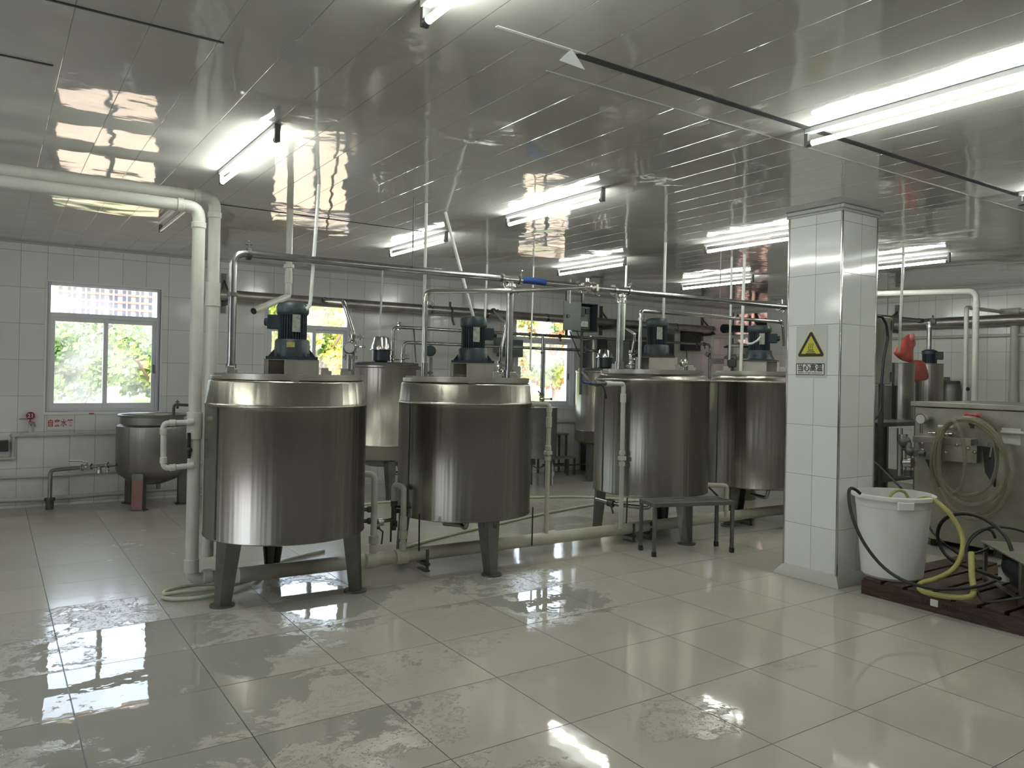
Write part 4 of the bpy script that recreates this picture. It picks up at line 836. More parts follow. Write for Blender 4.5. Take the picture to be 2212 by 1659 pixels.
p = P_(817, 1140, 5.38); MB().cyl(p-Vector((.03, 0, 0)), p+Vector((.01, 0, 0)), .013, 10).tube([p, p+Vector((.03, -.02, -.03)), p+Vector((.02, -.02, -.12))], .006, 8, .01).build('valve_handle', 'black', ra)
rb = thing('pvc_riser', 'white pvc u-bend with grey lever valve at the left foot of the second tank', 'pipe')
Yr = 5.36; a0 = P_(870, 1190, Yr); a1 = P_(873, 1053, Yr); b1 = P_(852, 1051, Yr+.12); b0 = P_(850, 1085, Yr+.12)
MB().tube([(a0.x, Yr, ZP+.04), (a0.x, Yr, a1.z), (b1.x, Yr+.12, a1.z+.01), (b1.x, Yr+.12, b0.z)], .022, 16, .03).build('pipe_run', 'pvc', rb)
collar(rb, (a0.x, Yr, P_(868, 1155, Yr).z), (0, 0, 1), .033, .03, 'pvc_old'); collar(rb, (a0.x, Yr, P_(868, 1130, Yr).z), (0, 0, 1), .027, .05, 'pvc'); collar(rb, (a0.x, Yr, P_(868, 1180, Yr).z), (0, 0, 1), .027, .03)
vo = MB().cyl((b1.x, Yr+.12, b0.z+.01), (b1.x, Yr+.12, P_(848, 1145, Yr+.12).z), .021, 14).cyl((b1.x, Yr+.12, P_(848, 1132, Yr).z), (b1.x, Yr+.12, P_(848, 1146, Yr).z), .03, 8).cyl((b1.x, Yr+.12, P_(848, 1088, Yr).z), (b1.x, Yr+.12, P_(848, 1100, Yr).z), .028, 8).build('valve', 'steel_old', rb)
hz = P_(860, 1093, Yr+.1); MB().tube([(b1.x, Yr+.1, hz.z), (b1.x+.06, Yr+.02, hz.z), (b1.x+.15, Yr-.04, hz.z)], .009, 8, .01).build('valve_handle', 'black', vo)
hz = P_(835, 1140, Yr+.1); MB().tube([(b1.x, Yr+.1, hz.z+.02), (b1.x-.05, Yr+.06, hz.z+.01), (b1.x-.055, Yr+.05, hz.z-.1)], .007, 8, .01).build('valve_handle', 'black', vo)
zc_ = P_(828, 1125, Yr+.1).z; MB().cyl((c0.x+.02, 5.42, zc_), (b1.x, Yr+.12, zc_), .014, 12).cyl((c0.x+.05, 5.42, zc_), (c0.x+.09, 5.42, zc_), .03, 12).build('cross_pipe', 'steel_pipe', rb)
MB().cyl((b1.x, Yr+.12, P_(860, 1110, Yr).z), (b1.x+.16, Yr+.12, P_(860, 1112, Yr).z), .016, 12).build('side_pipe', 'steel_old', rb)
rc = thing('pvc_riser', 'tall slim pvc riser with a union nut right of the second tank', 'pipe')
Yc = 5.36; a0 = P_(1179, 1155, Yc); a1 = P_(1187, 874, Yc); bk = P_(1160, 872, Yc+.1)
MB().tube([(a0.x, Yc, ZP+.04), (a1.x, Yc, a1.z), (bk.x-.08, Yc+.12, a1.z)], .021, 16, .03).build('pipe_run', 'pvc_old', rc)
for q, rr_, L in ((978, .037, .016), (967, .027, .02), (990, .027, .02), (912, .026, .045), (885, .026, .02)): w_ = P_(1183, q, Yc); collar(rc, (a0.x+(a1.x-a0.x)*(w_.z-.16)/(a1.z-.16), Yc, w_.z), (0, 0, 1), rr_, L, 'pvc_old')
MB().cyl((bk.x-.1, Yc+.12, a1.z), (bk.x-.02, Yc+.12, a1.z), .027, 12).tube([(bk.x-.08, Yc+.12, a1.z), (bk.x-.09, Yc+.08, a1.z+.05), (bk.x-.13, Yc+.05, a1.z+.11)], .008, 8, .01).build('valve', 'steel_old', rc)
rd_ = thing('pvc_riser', 'tall pvc riser in front of the third tank with a black-handled valve on top', 'pipe')
Yd = 5.26; b0 = P_(1341, 1135, Yd); t1 = P_(1337, 829, Yd); t2 = P_(1310, 828, Yd)
MB().tube([(b0.x, Yd, ZP+.03), (b0.x, Yd, t1.z), (t2.x, Yd, t1.z)], .021, 16, .03).build('pipe_run', 'pvc', rd_)
for q, rr_, L in ((990, .038, .018), (978, .028, .02), (1002, .028, .02), (860, .027, .04)): collar(rd_, (b0.x, Yd, P_(1341, q, Yd).z), (0, 0, 1), rr_, L, 'pvc')
collar(rd_, (t2.x+.02, Yd, t1.z), (1, 0, 0), .026, .03)
e0 = P_(1285, 829, Yd); vv = MB().cyl((t2.x, Yd, t1.z), (e0.x-.05, Yd, t1.z), .018, 14).cyl((e0.x, Yd, t1.z), (e0.x+.05, Yd, t1.z), .027, 8).build('valve', 'steel_old', rd_)
MB().tube([(e0.x+.06, Yd-.01, t1.z), (e0.x+.06, Yd-.05, t1.z-.03), (e0.x+.085, Yd-.06, t1.z-.13)], .009, 8, .01).build('valve_handle', 'black', vv); MB().cyl((e0.x-.05, Yd, t1.z), (e0.x-.15, Yd-.02, t1.z+.01), .011, 10).build('valve_handle', 'blue', vv)
MB().cyl((e0.x-.03, Yd, t1.z), (e0.x-.03, 5.40, t1.z+.1), .012, 10).build('side_pipe', 'steel_pipe', rd_)
re_ = thing('pvc_riser', 'pvc elbow with dark lever valve between the third and fourth tanks', 'pipe')
Ye = 5.16; z0 = P_(1560, 1050, Ye); xx = P_(1570, 1060, Ye).x; x0 = P_(1540, 1048, Ye).x
MB().tube([(x0-.02, Ye+.1, z0.z+.01), (xx, Ye, z0.z), (xx, Ye, ZP+.04)], .022, 16, .035).build('pipe_run', 'pvc_old', re_)
vv = MB().cyl((x0-.1, Ye+.13, z0.z+.012), (x0+.02, Ye+.09, z0.z+.01), .02, 12).cyl((x0-.04, Ye+.1, z0.z+.01), (x0, Ye+.1, z0.z+.01), .03, 8).build('valve', 'steel_old', re_)
MB().tube([(x0, Ye+.05, z0.z-.01), (x0+.03, Ye+.02, z0.z-.05), (x0+.09, Ye, z0.z-.11)], .009, 8, .01).build('valve_handle', 'black', vv)
rf = thing('pvc_riser', 'short pvc stub pipe standing below the stool beyond the tall riser', 'pipe')
b0 = A(1190, 1048, Z=0); tz = A(1190, 1003, D=math.hypot(b0.x, b0.y)).z
MB().tube([(b0.x, b0.y, 0), (b0.x, b0.y, tz), (b0.x-.09, b0.y-.02, tz)], .03, 14, .04).build('pipe_run', 'pvc', rf); collar(rf, (b0.x, b0.y, tz*.55), (0, 0, 1), .042, .03, 'pvc')
# bent steel outlets below tanks 2,3,4
def outlet(T, lab, pts, r=.018):
    o = MB().tube([Vector(p) for p in pts], r, 12, .04).build('bottom_outlet', 'steel_pipe', T); return o
outlet(T2, '', [(-.15, -.2, .34), (-.02, -.36, .36), (.02, -.42, .345), (.03, -.42, .41)])
o = outlet(T3, '', [(-.50, -.28, .36), (-.30, -.42, .34), (.0, -.44, .32), (.02, -.43, .42)]); 
o = outlet(T4, '', [(-.05, -.3, .33), (.1, -.44, .32), (.12, -.44, .42)])
vb = MB().cyl((-.38, -.37, .345), (-.33, -.40, .34), .034, 10).tube([(-.35, -.42, .33), (-.33, -.45, .26)], .009, 8, 0).build('outlet_valve', 'steel_old', T3)
# black cables under the tanks
def cable(lab, pts, r=.006, m='black', nm='cable', cat='cable', bend=.03, n=8):
    o = MB().tube(pts, r, n, bend).build(nm, m); return tag(o, lab, cat)
cable('thin black cable hanging straight from the left bottom of the second tank', [P_(906, 1110, 5.05), P_(905, 1190, 5.05)], .006)
cable('thin black rod standing at the right side of the second tank', [P_(1151, 1095, 5.30), P_(1149, 1178, 5.30)], .006)
cable('thin black cable hanging below the third tank beside the pvc riser', [P_(1355, 1075, 5.05), P_(1353, 1130, 5.05)], .006)
# ------------------------------------------------------------------ electrical conduits from the ceiling
def conduit(lab, ptop, pbot, r=.011, extra=None, m='conduit'):
    a, b = Vector(ptop), Vector(pbot); pts = [a, b]+([Vector(e) for e in extra] if extra else [])
    o = MB().tube(pts, r, 10, .03).build('cable_conduit', m); return tag(o, lab, 'conduit', 'white cable conduits from the ceiling')
def top_at(px, py_guess, b): # ceiling point on the same bearing
    v = A(px, py_guess, Z=ZC); return v
b = A(671, 650, D=5.66); tp = A(689, 398, D=5.66); tp.z = ZC
conduit('white conduit from the ceiling to the right side of the nearest motor', tp, b, .0125, [A(668, 662, D=5.62), A(660, 668, D=5.6)])
b = A(1023, 686, D=6.35); tp = A(962, 448, D=6.35); tp.z = ZC
conduit('white conduit slanting from the ceiling to the top of the second tank motor', tp, b, .0125)
b = A(820, 735, D=9.6); tp = A(827, 568, D=9.6); tp.z = ZC; conduit('white conduit from the ceiling to the dome-topped motor', tp, b, .0125)
b = A(1433, 690, D=7.66); tp = A(1437, 546, D=7.66); tp.z = ZC; conduit('white conduit from the ceiling to the third tank motor', tp, b, .0135)
b = A(1600, 803, D=8.5); tp = A(1608, 583, D=8.5); tp.z = ZC; conduit('white conduit from the ceiling to the lid of the fourth tank', tp, b, .017)
b = A(1576, 778, D=8.65); tp = A(1580, 600, D=8.65); tp.z = ZC; conduit('thin white conduit left of the fourth tank motor, ending at a dark sensor', tp, b, .0115)
b = A(913, 812, D=6.05); tp = A(920, 500, D=6.05); tp.z = ZC; conduit('white conduit from the ceiling to the left edge of the second tank lid', tp, b, .0115)
b = A(1047, 700, D=9.3); tp = A(1052, 600, D=9.3); tp.z = ZC; conduit('white conduit behind the second tank motor, passing the clad pipe', tp, b, .0125, [A(1046, 740, D=9.3)])
b = A(1145, 800, D=9.4); tp = A(1152, 600, D=9.4); tp.z = ZC; conduit('thin white conduit in front of the third window', tp, b, .01)
b = A(1347, 735, D=9.2); tp = A(1353, 600, D=9.2); tp.z = ZC; conduit('white conduit just right of the second overhead drop pipe', tp, b, .0125)
b = A(1942, 760, D=8.9); tp = A(1951, 590, D=8.9); tp.z = ZC; conduit('white conduit right of the tiled column above the red bag', tp, b, .013)
b = A(1231, 655, D=10.6); tp = A(1232, 620, D=10.6); tp.z = ZC; conduit('short white conduit from the ceiling into the hanging control box', tp, b, .012)
# short white tube at T4 junction box
tag(MB().tube([A(1612, 730, D=8.5), A(1613, 743, D=8.5), A(1625, 742, D=8.45), A(1637, 735, D=8.4), A(1643, 727, D=8.4)], .0115, 10, .03).build('flexible_conduit', 'conduit'), 'bent white flexible conduit tied to the fourth tank motor', 'conduit')
# ------------------------------------------------------------------ back wall plumbing
def wall_pipe(lab, pts, r, yy=YW-.03, m='pvc', bend=.03):
    P = [Vector((A(px, py, Y=yy).x, yy, A(px, py, Y=yy).z)) for px, py in pts]
    t = thing('wall_pipe', lab, 'pipe'); MB().tube(P, r, 14, bend).build('pipe_run', m, t)
    for p in P[1:-1]: MB().sph(p, r*1.32, n=12).build('elbow_joint', m, t)
    return t, P
zt1 = A(150, 936, Y=YW-.03).z
wp1, _ = wall_pipe('white water pipe along the back wall beneath the red-lettered sign, dropping at left', [(-40, 993), (28, 990), (28, 941), (410, 931)], .019)
pt = A(65, 938, Y=YW-.03); 
MB().cyl((pt.x, YW-.03, pt.z-.01), (pt.x, YW-.03, pt.z+.09), .02, 12).build('tee', 'pvc', wp1); MB().cyl((pt.x-.07, YW-.03, pt.z), (pt.x+.07, YW-.03, pt.z), .025, 14).build('coupling', 'pvc', wp1)
ptb = A(170, 934, Y=YW-.03); MB().cyl((ptb.x-.04, YW-.03, ptb.z), (ptb.x+.04, YW-.03, ptb.z), .024, 14).build('coupling', 'pvc', wp1)
wp2, _ = wall_pipe('middle white pipe running level along the back wall behind the kettle', [(-40, 1034), (105, 1028), (440, 1005)], .017)
wp3, _ = wall_pipe('lowest white pipe along the foot of the back wall', [(-40, 1083), (100, 1077), (440, 1050)], .022)
wp4, _ = wall_pipe('fat white pipe on the back wall under the third window', [(1040, 911), (1290, 909)], .032)
wt = thing('water_tap', 'small metal tap on the wall pipe left of the red-lettered sign', 'tap', (pt.x, YW-.03, pt.z+.09))
MB().cyl((0, 0, 0), (0, 0, .03), .014).cyl((0, 0, .03), (.03, -.07, .03), .016).cyl((.03, -.07, .03), (.04, -.09, 0), .013).sph((.0, 0, .035), .02, n=10).build('tap_body', 'steel_cap', wt); MB().cyl((0, 0, .03), (0, -.01, .07), .006).cyl((-.1, -.02, .075), (0, -.015, .075), .004).build('tap_stem', 'steel_old', wt)
tgp = A(66, 898, Y=YW-.05)
tg = thing('number_tag', 'round dark red tag numbered 21 above the water tap', 'tag', (tgp.x, YW-.05, tgp.z)); MB().cyl((0, .003, 0), (0, -.003, 0), .041, 28).cyl((0, .003, 0), (0, .05, 0), .006, 8).build('tag_disc', 'red_tag', tg)
RB = Matrix.Rotation(PI/2, 4, 'X'); text_part('21', .06, Matrix.Translation((0, -.0035, 0)) @ RB, 'white', tg, 'tag_number', bold=.001)
s0, s1 = A(99, 931, Y=YW), A(163, 893, Y=YW); sc = (s0+s1)/2
sg2 = thing('pipe_sign', 'white sign with red characters 自来水管 under the left window', 'sign', (sc.x, YW-.001, sc.z))
ww, hh = (s1.x-s0.x)/2, (s1.z-s0.z)/2
def flb(pts, off, th, m, name): b = MB(); b.poly([RB @ Vector((p[0], p[1], off)) for p in pts], RB @ Vector((0, 0, th))); return b.build(name, m, sg2)
flb(rrect(-ww, ww, -hh, hh, .01), 0, .003, 'white', 'sign_board'); 
fr_ = MB()
for (a, b, c, d) in ((-ww+.006, ww-.006, hh-.0085, hh-.006), (-ww+.006, ww-.006, -hh+.006, -hh+.0085), (-ww+.006, -ww+.0085, -hh+.006, hh-.006), (ww-.0085, ww-.006, -hh+.006, hh-.006)): fr_.poly([RB @ Vector(p) for p in ((a, c, .003), (b, c, .003), (b, d, .003), (a, d, .003))], RB @ Vector((0, 0, .0006)))
fr_.build('sign_border', 'red_text', sg2)
text_part('自来水管', .085, Matrix.Translation((.0, -.0036, -.008)) @ RB, 'red_text', sg2, 'sign_text', bold=.0014, width=ww*1.72)
gb = A(5, 963, Y=YW-.06); tag(MB().bb(gb.x-.3, A(18, 963, Y=YW-.06).x, YW-.12, YW, gb.z-.055, gb.z+.055).build('socket_box', 'dark_box', bevel=.006), 'dark grey box on the back wall at the left edge of the view', 'box')
# ------------------------------------------------------------------ control boxes and cabinets
cbD = 10.4
def onD(px, py, D): return A(px, py, D=D)
YC = 8.7
c_l, c_m, c_r = A(1199, 683, Y=YC), A(1238, 683, Y=YC), A(1276, 683, Y=YC); ztop_, zbot_ = A(1238, 655, Y=YC).z, A(1238, 716, Y=YC).z
cb = thing('control_box', 'grey control box with its door open, hanging before the third window', 'control box', (c_m.x, YC, zbot_))
wv, hv_ = c_r.x-c_m.x, ztop_-zbot_
MB().bb(0, wv, 0, .012, 0, hv_).bb(0, .012, -.16, 0, 0, hv_).bb(wv-.012, wv, -.16, 0, 0, hv_).bb(0, wv, -.16, 0, 0, .012).bb(0, wv, -.16, 0, hv_-.012, hv_).build('cabinet_shell', 'dark_box', cb)
MB().bb(.04, wv-.04, -.03, -.012, .04, hv_-.04).build('mounting_plate', 'grey_box', cb)
for k, (a, b2, c2, d2, mm) in enumerate(((.07, .16, .22, .34, 'dark_box'), (.18, .24, .26, .33, 'black'), (.09, .22, .07, .15, 'plate'))): MB().bb(a, b2, -.07, -.03, c2, d2).build('relay', mm, cb)
dr = MB().box((-wv*.5, -.185, hv_/2), (wv*1.05, .018, hv_), .12).build('door', 'grey_box', cb, bevel=.004); MB().cyl((-wv*.8, -.235, hv_*.48), (-wv*.8, -.2, hv_*.48), .025, 14).build('lock', 'steel_old', dr)
for sx in (.05, wv-.03):
    MB().box((sx, .03, (1.6+ZC-.3-zbot_)/2-.3), (.03, .03, .01)).build('cable_gland', 'steel_old', cb)
MB().bb(-.11, -.08, .012, .042, -.06, ZC-zbot_).bb(.17, .2, .012, .042, -.9, ZC-zbot_-.002).build('hanging_frame', 'steel_leg', cb)
cable('black cable from the hanging control box slanting down to the tank behind', [A(1231, 716, Y=YC), A(1248, 760, Y=8.85), A(1265, 802, Y=8.9)], .008)
cable('second grey cable from the hanging control box dropping in a bend', [A(1246, 716, Y=YC), A(1257, 740, Y=8.8), A(1254, 780, Y=8.9), A(1258, 800, Y=8.9)], .007, 'steel_old')
def cabinet(lab, px0, px1, pyt, yy, dep, m, zb=0, pm='cab_grey', side=None):
    a, b = A(px0, pyt, Y=yy), A(px1, pyt, Y=yy); t = thing('electrical_cabinet', lab, 'cabinet', ((a.x+b.x)/2, yy+dep/2, 0)); w_ = (b.x-a.x)/2
    MB().bb(-w_, w_, -dep/2, dep/2, zb, a.z).build('cabinet_body', m, t, bevel=.006)
    MB().bb(-w_+.03, w_-.03, -dep/2-.012, -dep/2, zb+.06, a.z-.05).build('door', pm, t, bevel=.004); return t, w_
cabinet('tall dark electrical cabinet on the back wall, left of the third tank motor', 1290, 1311, 733, 9.42, .36, 'dark_box', .0, 'dark_box')
cabinet('grey-green electrical cabinet behind the second overhead drop pipe', 1313, 1360, 733, 9.42, .36, 'cab_grey')
t_, w_ = cabinet('dark grey electrical cabinet directly behind the third tank motor', 1364, 1458, 710, 9.42, .36, 'cab_grey', 0, 'dark_box')
w0, w1_ = A(1466, 757, Y=YW), A(1502, 718, Y=YW)
wb_ = thing('wall_control_box', 'dark control box on a white board on the back wall right of the third motor', 'control box', (w0.x, YW, w0.z)); wW, wH = w1_.x-w0.x, w1_.z-w0.z
MB().bb(-.02, wW*.4, -.03, 0, -.02, wH+.03).build('backing_board', 'white_box', wb_); MB().bb(.0, wW, -.14, -.03, 0, wH).build('box_body', 'dark_box', wb_, bevel=.006)
for dx, dz in ((.35, .62), (.8, .75), (.8, .25), (.2, .2)): MB().cyl((wW*dx, -.145, wH*dz), (wW*dx, -.14, wH*dz), .022, 14).build('dial', 'black', wb_)
cable('thin grey cable hanging from the dark wall control box', [A(1483, 757, Y=YW-.08), A(1484, 775, Y=YW-.03), Vector((A(1486, 800, Y=YW-.02).x, YW-.02, .0))], .008, 'steel_old')
# grey panel left of window 3 behind the second tank motor
p0, p1_ = A(1073, 733, Y=YW), A(1117, 772, Y=YW)
pn = thing('wall_control_box', 'grey wall box partly behind the second drop pipe, left of the third window', 'control box', (p0.x, YW, p1_.z)); MB().bb(0, p1_.x-p0.x, -.16, 0, 0, p0.z-p1_.z).build('box_body', 'grey_box', pn, bevel=.006)
MB().bb(-.16, .04, -.24, -.16, .05, .28).build('switch_box', 'cab_grey', pn, bevel=.006)
p0, p1_ = A(1076, 790, Y=YW), A(1114, 850, Y=YW)
pn = thing('wall_control_box', 'lower grey wall box behind the second tank, left of the third window', 'control box', (p0.x, YW, p1_.z)); MB().bb(0, p1_.x-p0.x, -.13, 0, 0, p0.z-p1_.z).build('box_body', 'white_box', pn, bevel=.006)
for k in range(2): MB().cyl((.07, -.14, .28+.06*k), (.07, -.13, .28+.06*k), .018, 12).build('push_button', 'black', pn)
# ------------------------------------------------------------------ clamp-lidded vessel behind the fourth tank
X, Y = pos(1603, 10.3); phi = math.atan2(X, Y)
cv = thing('clamp_lid_vessel', 'small stainless vessel with a clamped dark rim behind the fourth tank', 'vessel', (X, Y, 0), -phi)
zz0 = A(1603, 800, D=10.3).z; zz1 = A(1603, 771, D=10.3).z; zz2 = A(1603, 752, D=10.3).z; zz3 = A(1603, 745, D=10.3).z
MB().lathe([(0, 0), (.19, 0), (.19, zz1-.02), (.22, zz1-.01), (.22, zz1+.01), (.19, zz1+.02), (.19, zz2), (0, zz2)], n=40).build('vessel', 'steel', cv)
MB().lathe([(.2, zz1-.03), (.235, zz1-.025), (.235, zz1+.0), (.2, zz1+.0)], n=40).build('clamp_ring', 'steel_old', cv); MB().lathe([(0, zz2+.0), (.23, zz2+.0), (.24, zz2+.02), (.2, zz3), (0, zz3+.02)], n=40).build('lid', 'steel_cap', cv)
for k in range(5): a = -2.4+k*.42; MB().cyl((.24*math.cos(a), .24*math.sin(a), zz1-.05), (.24*math.cos(a), .24*math.sin(a), zz1+.03), .014, 8).build('swing_bolt', 'steel_old', cv)
MB().box((-.33, -.05, zz1-.06), (.2, .1, .07)).cyl((-.45, -.05, zz1), (-.42, -.05, zz1+.05), .03, 10).build('side_valve', 'steel_old', cv)
tag(MB().tube([Vector((A(1538, 727, Y=9.2).x, 9.2, 0)), A(1538, 727, Y=9.2), A(1600, 727, Y=9.2)], .03, 14, .05).build('bent_pvc_pipe', 'pvc'), 'bent white pvc pipe behind the fourth tank, left of its conduit', 'pipe')
dpx = MB().cyl(A(1570, 710, Y=9.3), A(1660, 712, Y=9.3), .065, 20).cyl(A(1563, 710, Y=9.3), A(1571, 710, Y=9.3), .08, 20); tag(dpx.build('dark_duct_pipe', 'motor'), 'dark capped duct pipe behind the fourth tank motor', 'pipe')
# ------------------------------------------------------------------ bench and stool
bx = [A(1383, 1188, Z=0), A(1413, 1203, Z=0), A(1546, 1180, Z=0), A(1581, 1193, Z=0)]
cen = sum(bx, Vector())/4; ux = ((bx[2]-bx[0])+(bx[3]-bx[1])).normalized(); az = math.atan2(ux.y, ux.x)
bl, bd = .5*((bx[2]-bx[0]).length+(bx[3]-bx[1]).length), .5*((bx[1]-bx[0]).length+(bx[3]-bx[2]).length)
be = thing('slatted_bench', 'low stainless slatted bench with black rubber feet before the third tank', 'bench', (cen.x, cen.y, 0), az); hz_ = .455; hx, hy = bl/2+.015, bd/2+.015
MB().bb(-hx, hx, -hy, -hy+.03, hz_-.035, hz_).bb(-hx, hx, hy-.03, hy, hz_-.035, hz_).bb(-hx, -hx+.03, -hy+.03, hy-.03, hz_-.035, hz_).bb(hx-.03, hx, -hy+.03, hy-.03, hz_-.035, hz_).build('top_frame', 'steel_leg', be, bevel=.003)
ns = 4
for k in range(ns): y_ = -hy+.03+(2*hy-.06)*(k+.5)/ns; MB().bb(-hx+.03, hx-.03, y_-.016, y_+.016, hz_-.02, hz_-.003).build('slat', 'steel_leg', be, bevel=.002)
for sx in (-1, 1):
    for sy_ in (-1, 1):
        lg = MB().box((sx*(hx-.015), sy_*(hy-.015), (hz_-.035+.04)/2), (.028, .028, hz_-.035-.04)).build('leg', 'steel_leg', be, bevel=.003); MB().box((sx*(hx-.015), sy_*(hy-.015), .022), (.034, .034, .044)).build('rubber_foot', 'black', lg, bevel=.004)
s1_ = A(1228, 1027, Z=0); az2 = -.05
st = thing('step_stool', 'two-step stainless stool standing by the far wall near the third window', 'stool', (s1_.x, s1_.y, 0), az2)
zl_, zh_ = A(1226, 988, Y=s1_.y).z, A(1226, 937, Y=s1_.y+.15).z
def slab(x0, x1, y0, y1, z): return MB().bb(x0, x1, y0, y1, z-.025, z)
slab(-.28, .14, 0, .22, zl_).build('lower_step', 'steel_sheet', st); slab(-.28, .16, .24, .46, zh_).build('upper_step', 'steel_sheet', st)
for lx, ly, zz in ((-.27, .02, zl_), (.0, .02, zl_), (.12, .02, zl_), (-.27, .44, zh_), (.12, .25, zh_), (-.1, .26, zh_), (.12, .44, zh_)): MB().bb(lx-.013, lx+.013, ly-.013, ly+.013, 0, zz-.024).build('leg', 'steel_leg', st)
MB().bb(-.27, .5, .11, .13, .13, .15).bb(-.27, .12, .3, .32, .13, .15).build('stretcher', 'steel_leg', st)
# ------------------------------------------------------------------ lamps
def lamp(x, y, lab, on=True):
    L_ = thing('tube_lamp', lab, 'lamp', (x, y, ZC), 0, 'fluorescent tube lamps in rows on the ceiling')
    MB().bb(-.02, .02, -.61, .61, -.028, 0).build('batten', 'body_lamp', L_, bevel=.004)
    MB().bb(-.014, .014, -.615, -.595, -.095, -.0).cyl((0, -.6, -.08), (0, -.575, -.08), .016, 14).build('lamp_holder', 'steel_leg', L_)
    MB().bb(-.014, .014, .595, .615, -.095, -.0).cyl((0, .575, -.08), (0, .6, -.08), .016, 14).build('lamp_holder', 'steel_leg', L_)
    MB().cyl((0, -.575, -.08), (0, .575, -.08), .0135, 14).build('tube', 'tube' if on else 'tube_off', L_)
    return L_
LN = {(1.24, 7.02): ('unlit striped ceiling lamp behind the elbow of the thick pvc pipes', False), (1.24, 4.77): ('lit tube lamp left of centre, above and before the nearest tank', True), (1.24, 1.85): ('lit tube lamp cut by the top edge of the view', True),
      (3.47, 6.95): ('lit tube lamp above the dome-motor tank, nearest the second window', True), (3.5, 4.75): ('lit tube lamp above the second mixing tank', True), (3.5, 1.9): ('largest lit tube lamp, at upper right in front of the column', True),
      (5.72, 6.98): ('lit tube lamp above the overhead blue valve handle', True), (5.74, 4.63): ('lit tube lamp immediately left of the column top', True), (5.78, 1.84): ('lit tube lamp just showing at the right edge of the view', True),
      (7.9, 7.02): ('lit tube lamp above the fourth tank, farthest in its row', True), (7.95, 4.62): ('lit tube lamp immediately right of the column top', True)}
for (x, y), (lab, on) in LN.items(): lamp(x, y, lab, on)
lamp(7.95, 1.84, 'lit tube lamp above the pressure machine, outside the right of the view')
for (x, y, lab) in ((5.78, -1.1, 'lit tube lamp behind the viewpoint, right row'), (-1.1, 4.7, 'lit tube lamp left of the view, middle'), (-1.1, 7.1, 'added unseen tube lamp brightening the left wall, nearest the windows')): lamp(x, y, lab)  # the last one is added out of view to brighten the left wall
# ------------------------------------------------------------------ right hand corner: rack, tanks, cabinet
ka, kb = A(1889, 760, X=6.6), A(1926, 760, X=7.0)
KY = 4.35
c0, c1_ = A(1880, 760, Y=KY), A(1926, 760, Y=KY); zt_, zb_ = A(1910, 684, Y=KY).z, A(1910, 831, Y=KY).z
eb = thing('stainless_control_cabinet', 'stainless control cabinet right of the column with a black cable over it', 'cabinet', (c1_.x, KY, zb_))
MB().bb(-.42, 0, 0, .22, 0, zt_-zb_).build('cabinet_body', 'steel_sheet', eb, bevel=.006); MB().bb(-.41, -.012, -.012, 0, .01, zt_-zb_-.01).build('door', 'steel_sheet', eb, bevel=.003)
for f_ in (.12, .88): MB().cyl((-.02, -.018, (zt_-zb_)*f_-.05), (-.02, -.018, (zt_-zb_)*f_+.05), .01, 10).build('hinge', 'steel_old', eb)
MB().bb(-.4, -.36, .06, .1, -zb_, 0).bb(-.06, -.02, .06, .1, -zb_, 0).build('stand_post', 'steel_leg', eb)
cable('black cable looping over the stainless control cabinet right of the column', [A(1896, 684, Y=KY-.04), A(1905, 684, Y=KY-.06), A(1915, 700, Y=KY-.06), A(1918, 730, Y=KY-.06), A(1909, 775, Y=KY-.06), A(1905, 820, Y=KY-.06), A(1903, 880, Y=KY-.06), A(1894, 902, Y=KY-.06), A(1880, 912, Y=KY-.04)], .013, bend=.08)
# rack
YR = 4.75; zr_ = A(1930, 912, Y=YR-.3).z
ra0, ra1 = A(1884, 912, Y=YR-.3).x, A(1978, 914, Y=YR-.3).x
rk = thing('steel_rack', 'stainless stand carrying the polished cylinders right of the column', 'rack', (0, 0, 0))
MB().bb(ra0-.15, ra1+.55, YR-.3, YR+.35, zr_-.045, zr_).build('shelf', 'steel_leg', rk, bevel=.004)
for lx in (ra0-.12, ra1+.5):
    for ly in (YR-.27, YR+.32): MB().bb(lx-.02, lx+.02, ly-.02, ly+.02, 0, zr_-.045).build('leg', 'steel_leg', rk)
MB().bb(ra0-.12, ra1+.5, YR+.31, YR+.33, .05, zr_-.05).build('shade_back_panel', 'dark_box', rk)  # panel made wide and dark to stand in for the shade behind the stand
MB().bb(ra0-.1, ra0+.2, YR-.26, YR-.24, .25, zr_-.05).build('side_panel', 'cab_grey', rk)
zs_ = A(1930, 1035, Y=YR-.3).z; MB().bb(ra0-.1, ra1+.48, YR-.28, YR+.3, zs_-.03, zs_).build('lower_shelf', 'steel_leg', rk, bevel=.004)
# cylinders on the rack
def cyl_on(lab, pxl, pxr, pyt, yy, zb, nm='steel_cylinder', m='steel', rim=True):
    a, b = A(pxl, pyt, Y=yy), A(pxr, pyt, Y=yy); D_ = math.hypot((a.x+b.x)/2, yy); phi = math.atan2((a.x+b.x)/2, yy); r_ = (b.x-a.x)/2*math.cos(phi)
    t = thing(nm, lab, 'tank', ((a.x+b.x)/2, yy, zb), -phi); H_ = a.z-zb
    MB().lathe([(0, 0), (r_, 0), (r_, H_-.01), (r_+.004, H_-.006), (r_+.004, H_), (r_-.012, H_), (r_-.012, H_-.05), (0, H_-.05)], n=48).build('vessel', m, t, sharp=30); return t, r_, H_
cyA, rA, hA = cyl_on('tall narrow polished steel cylinder on the stand, left of the red bag', 1926, 1976, 783, YR, zr_)
cyB, rB, hB = cyl_on('short dark steel cylinder on the stand, right behind the control cabinet', 1886, 1926, 832, YR+.1, zr_, m='steel_dark')
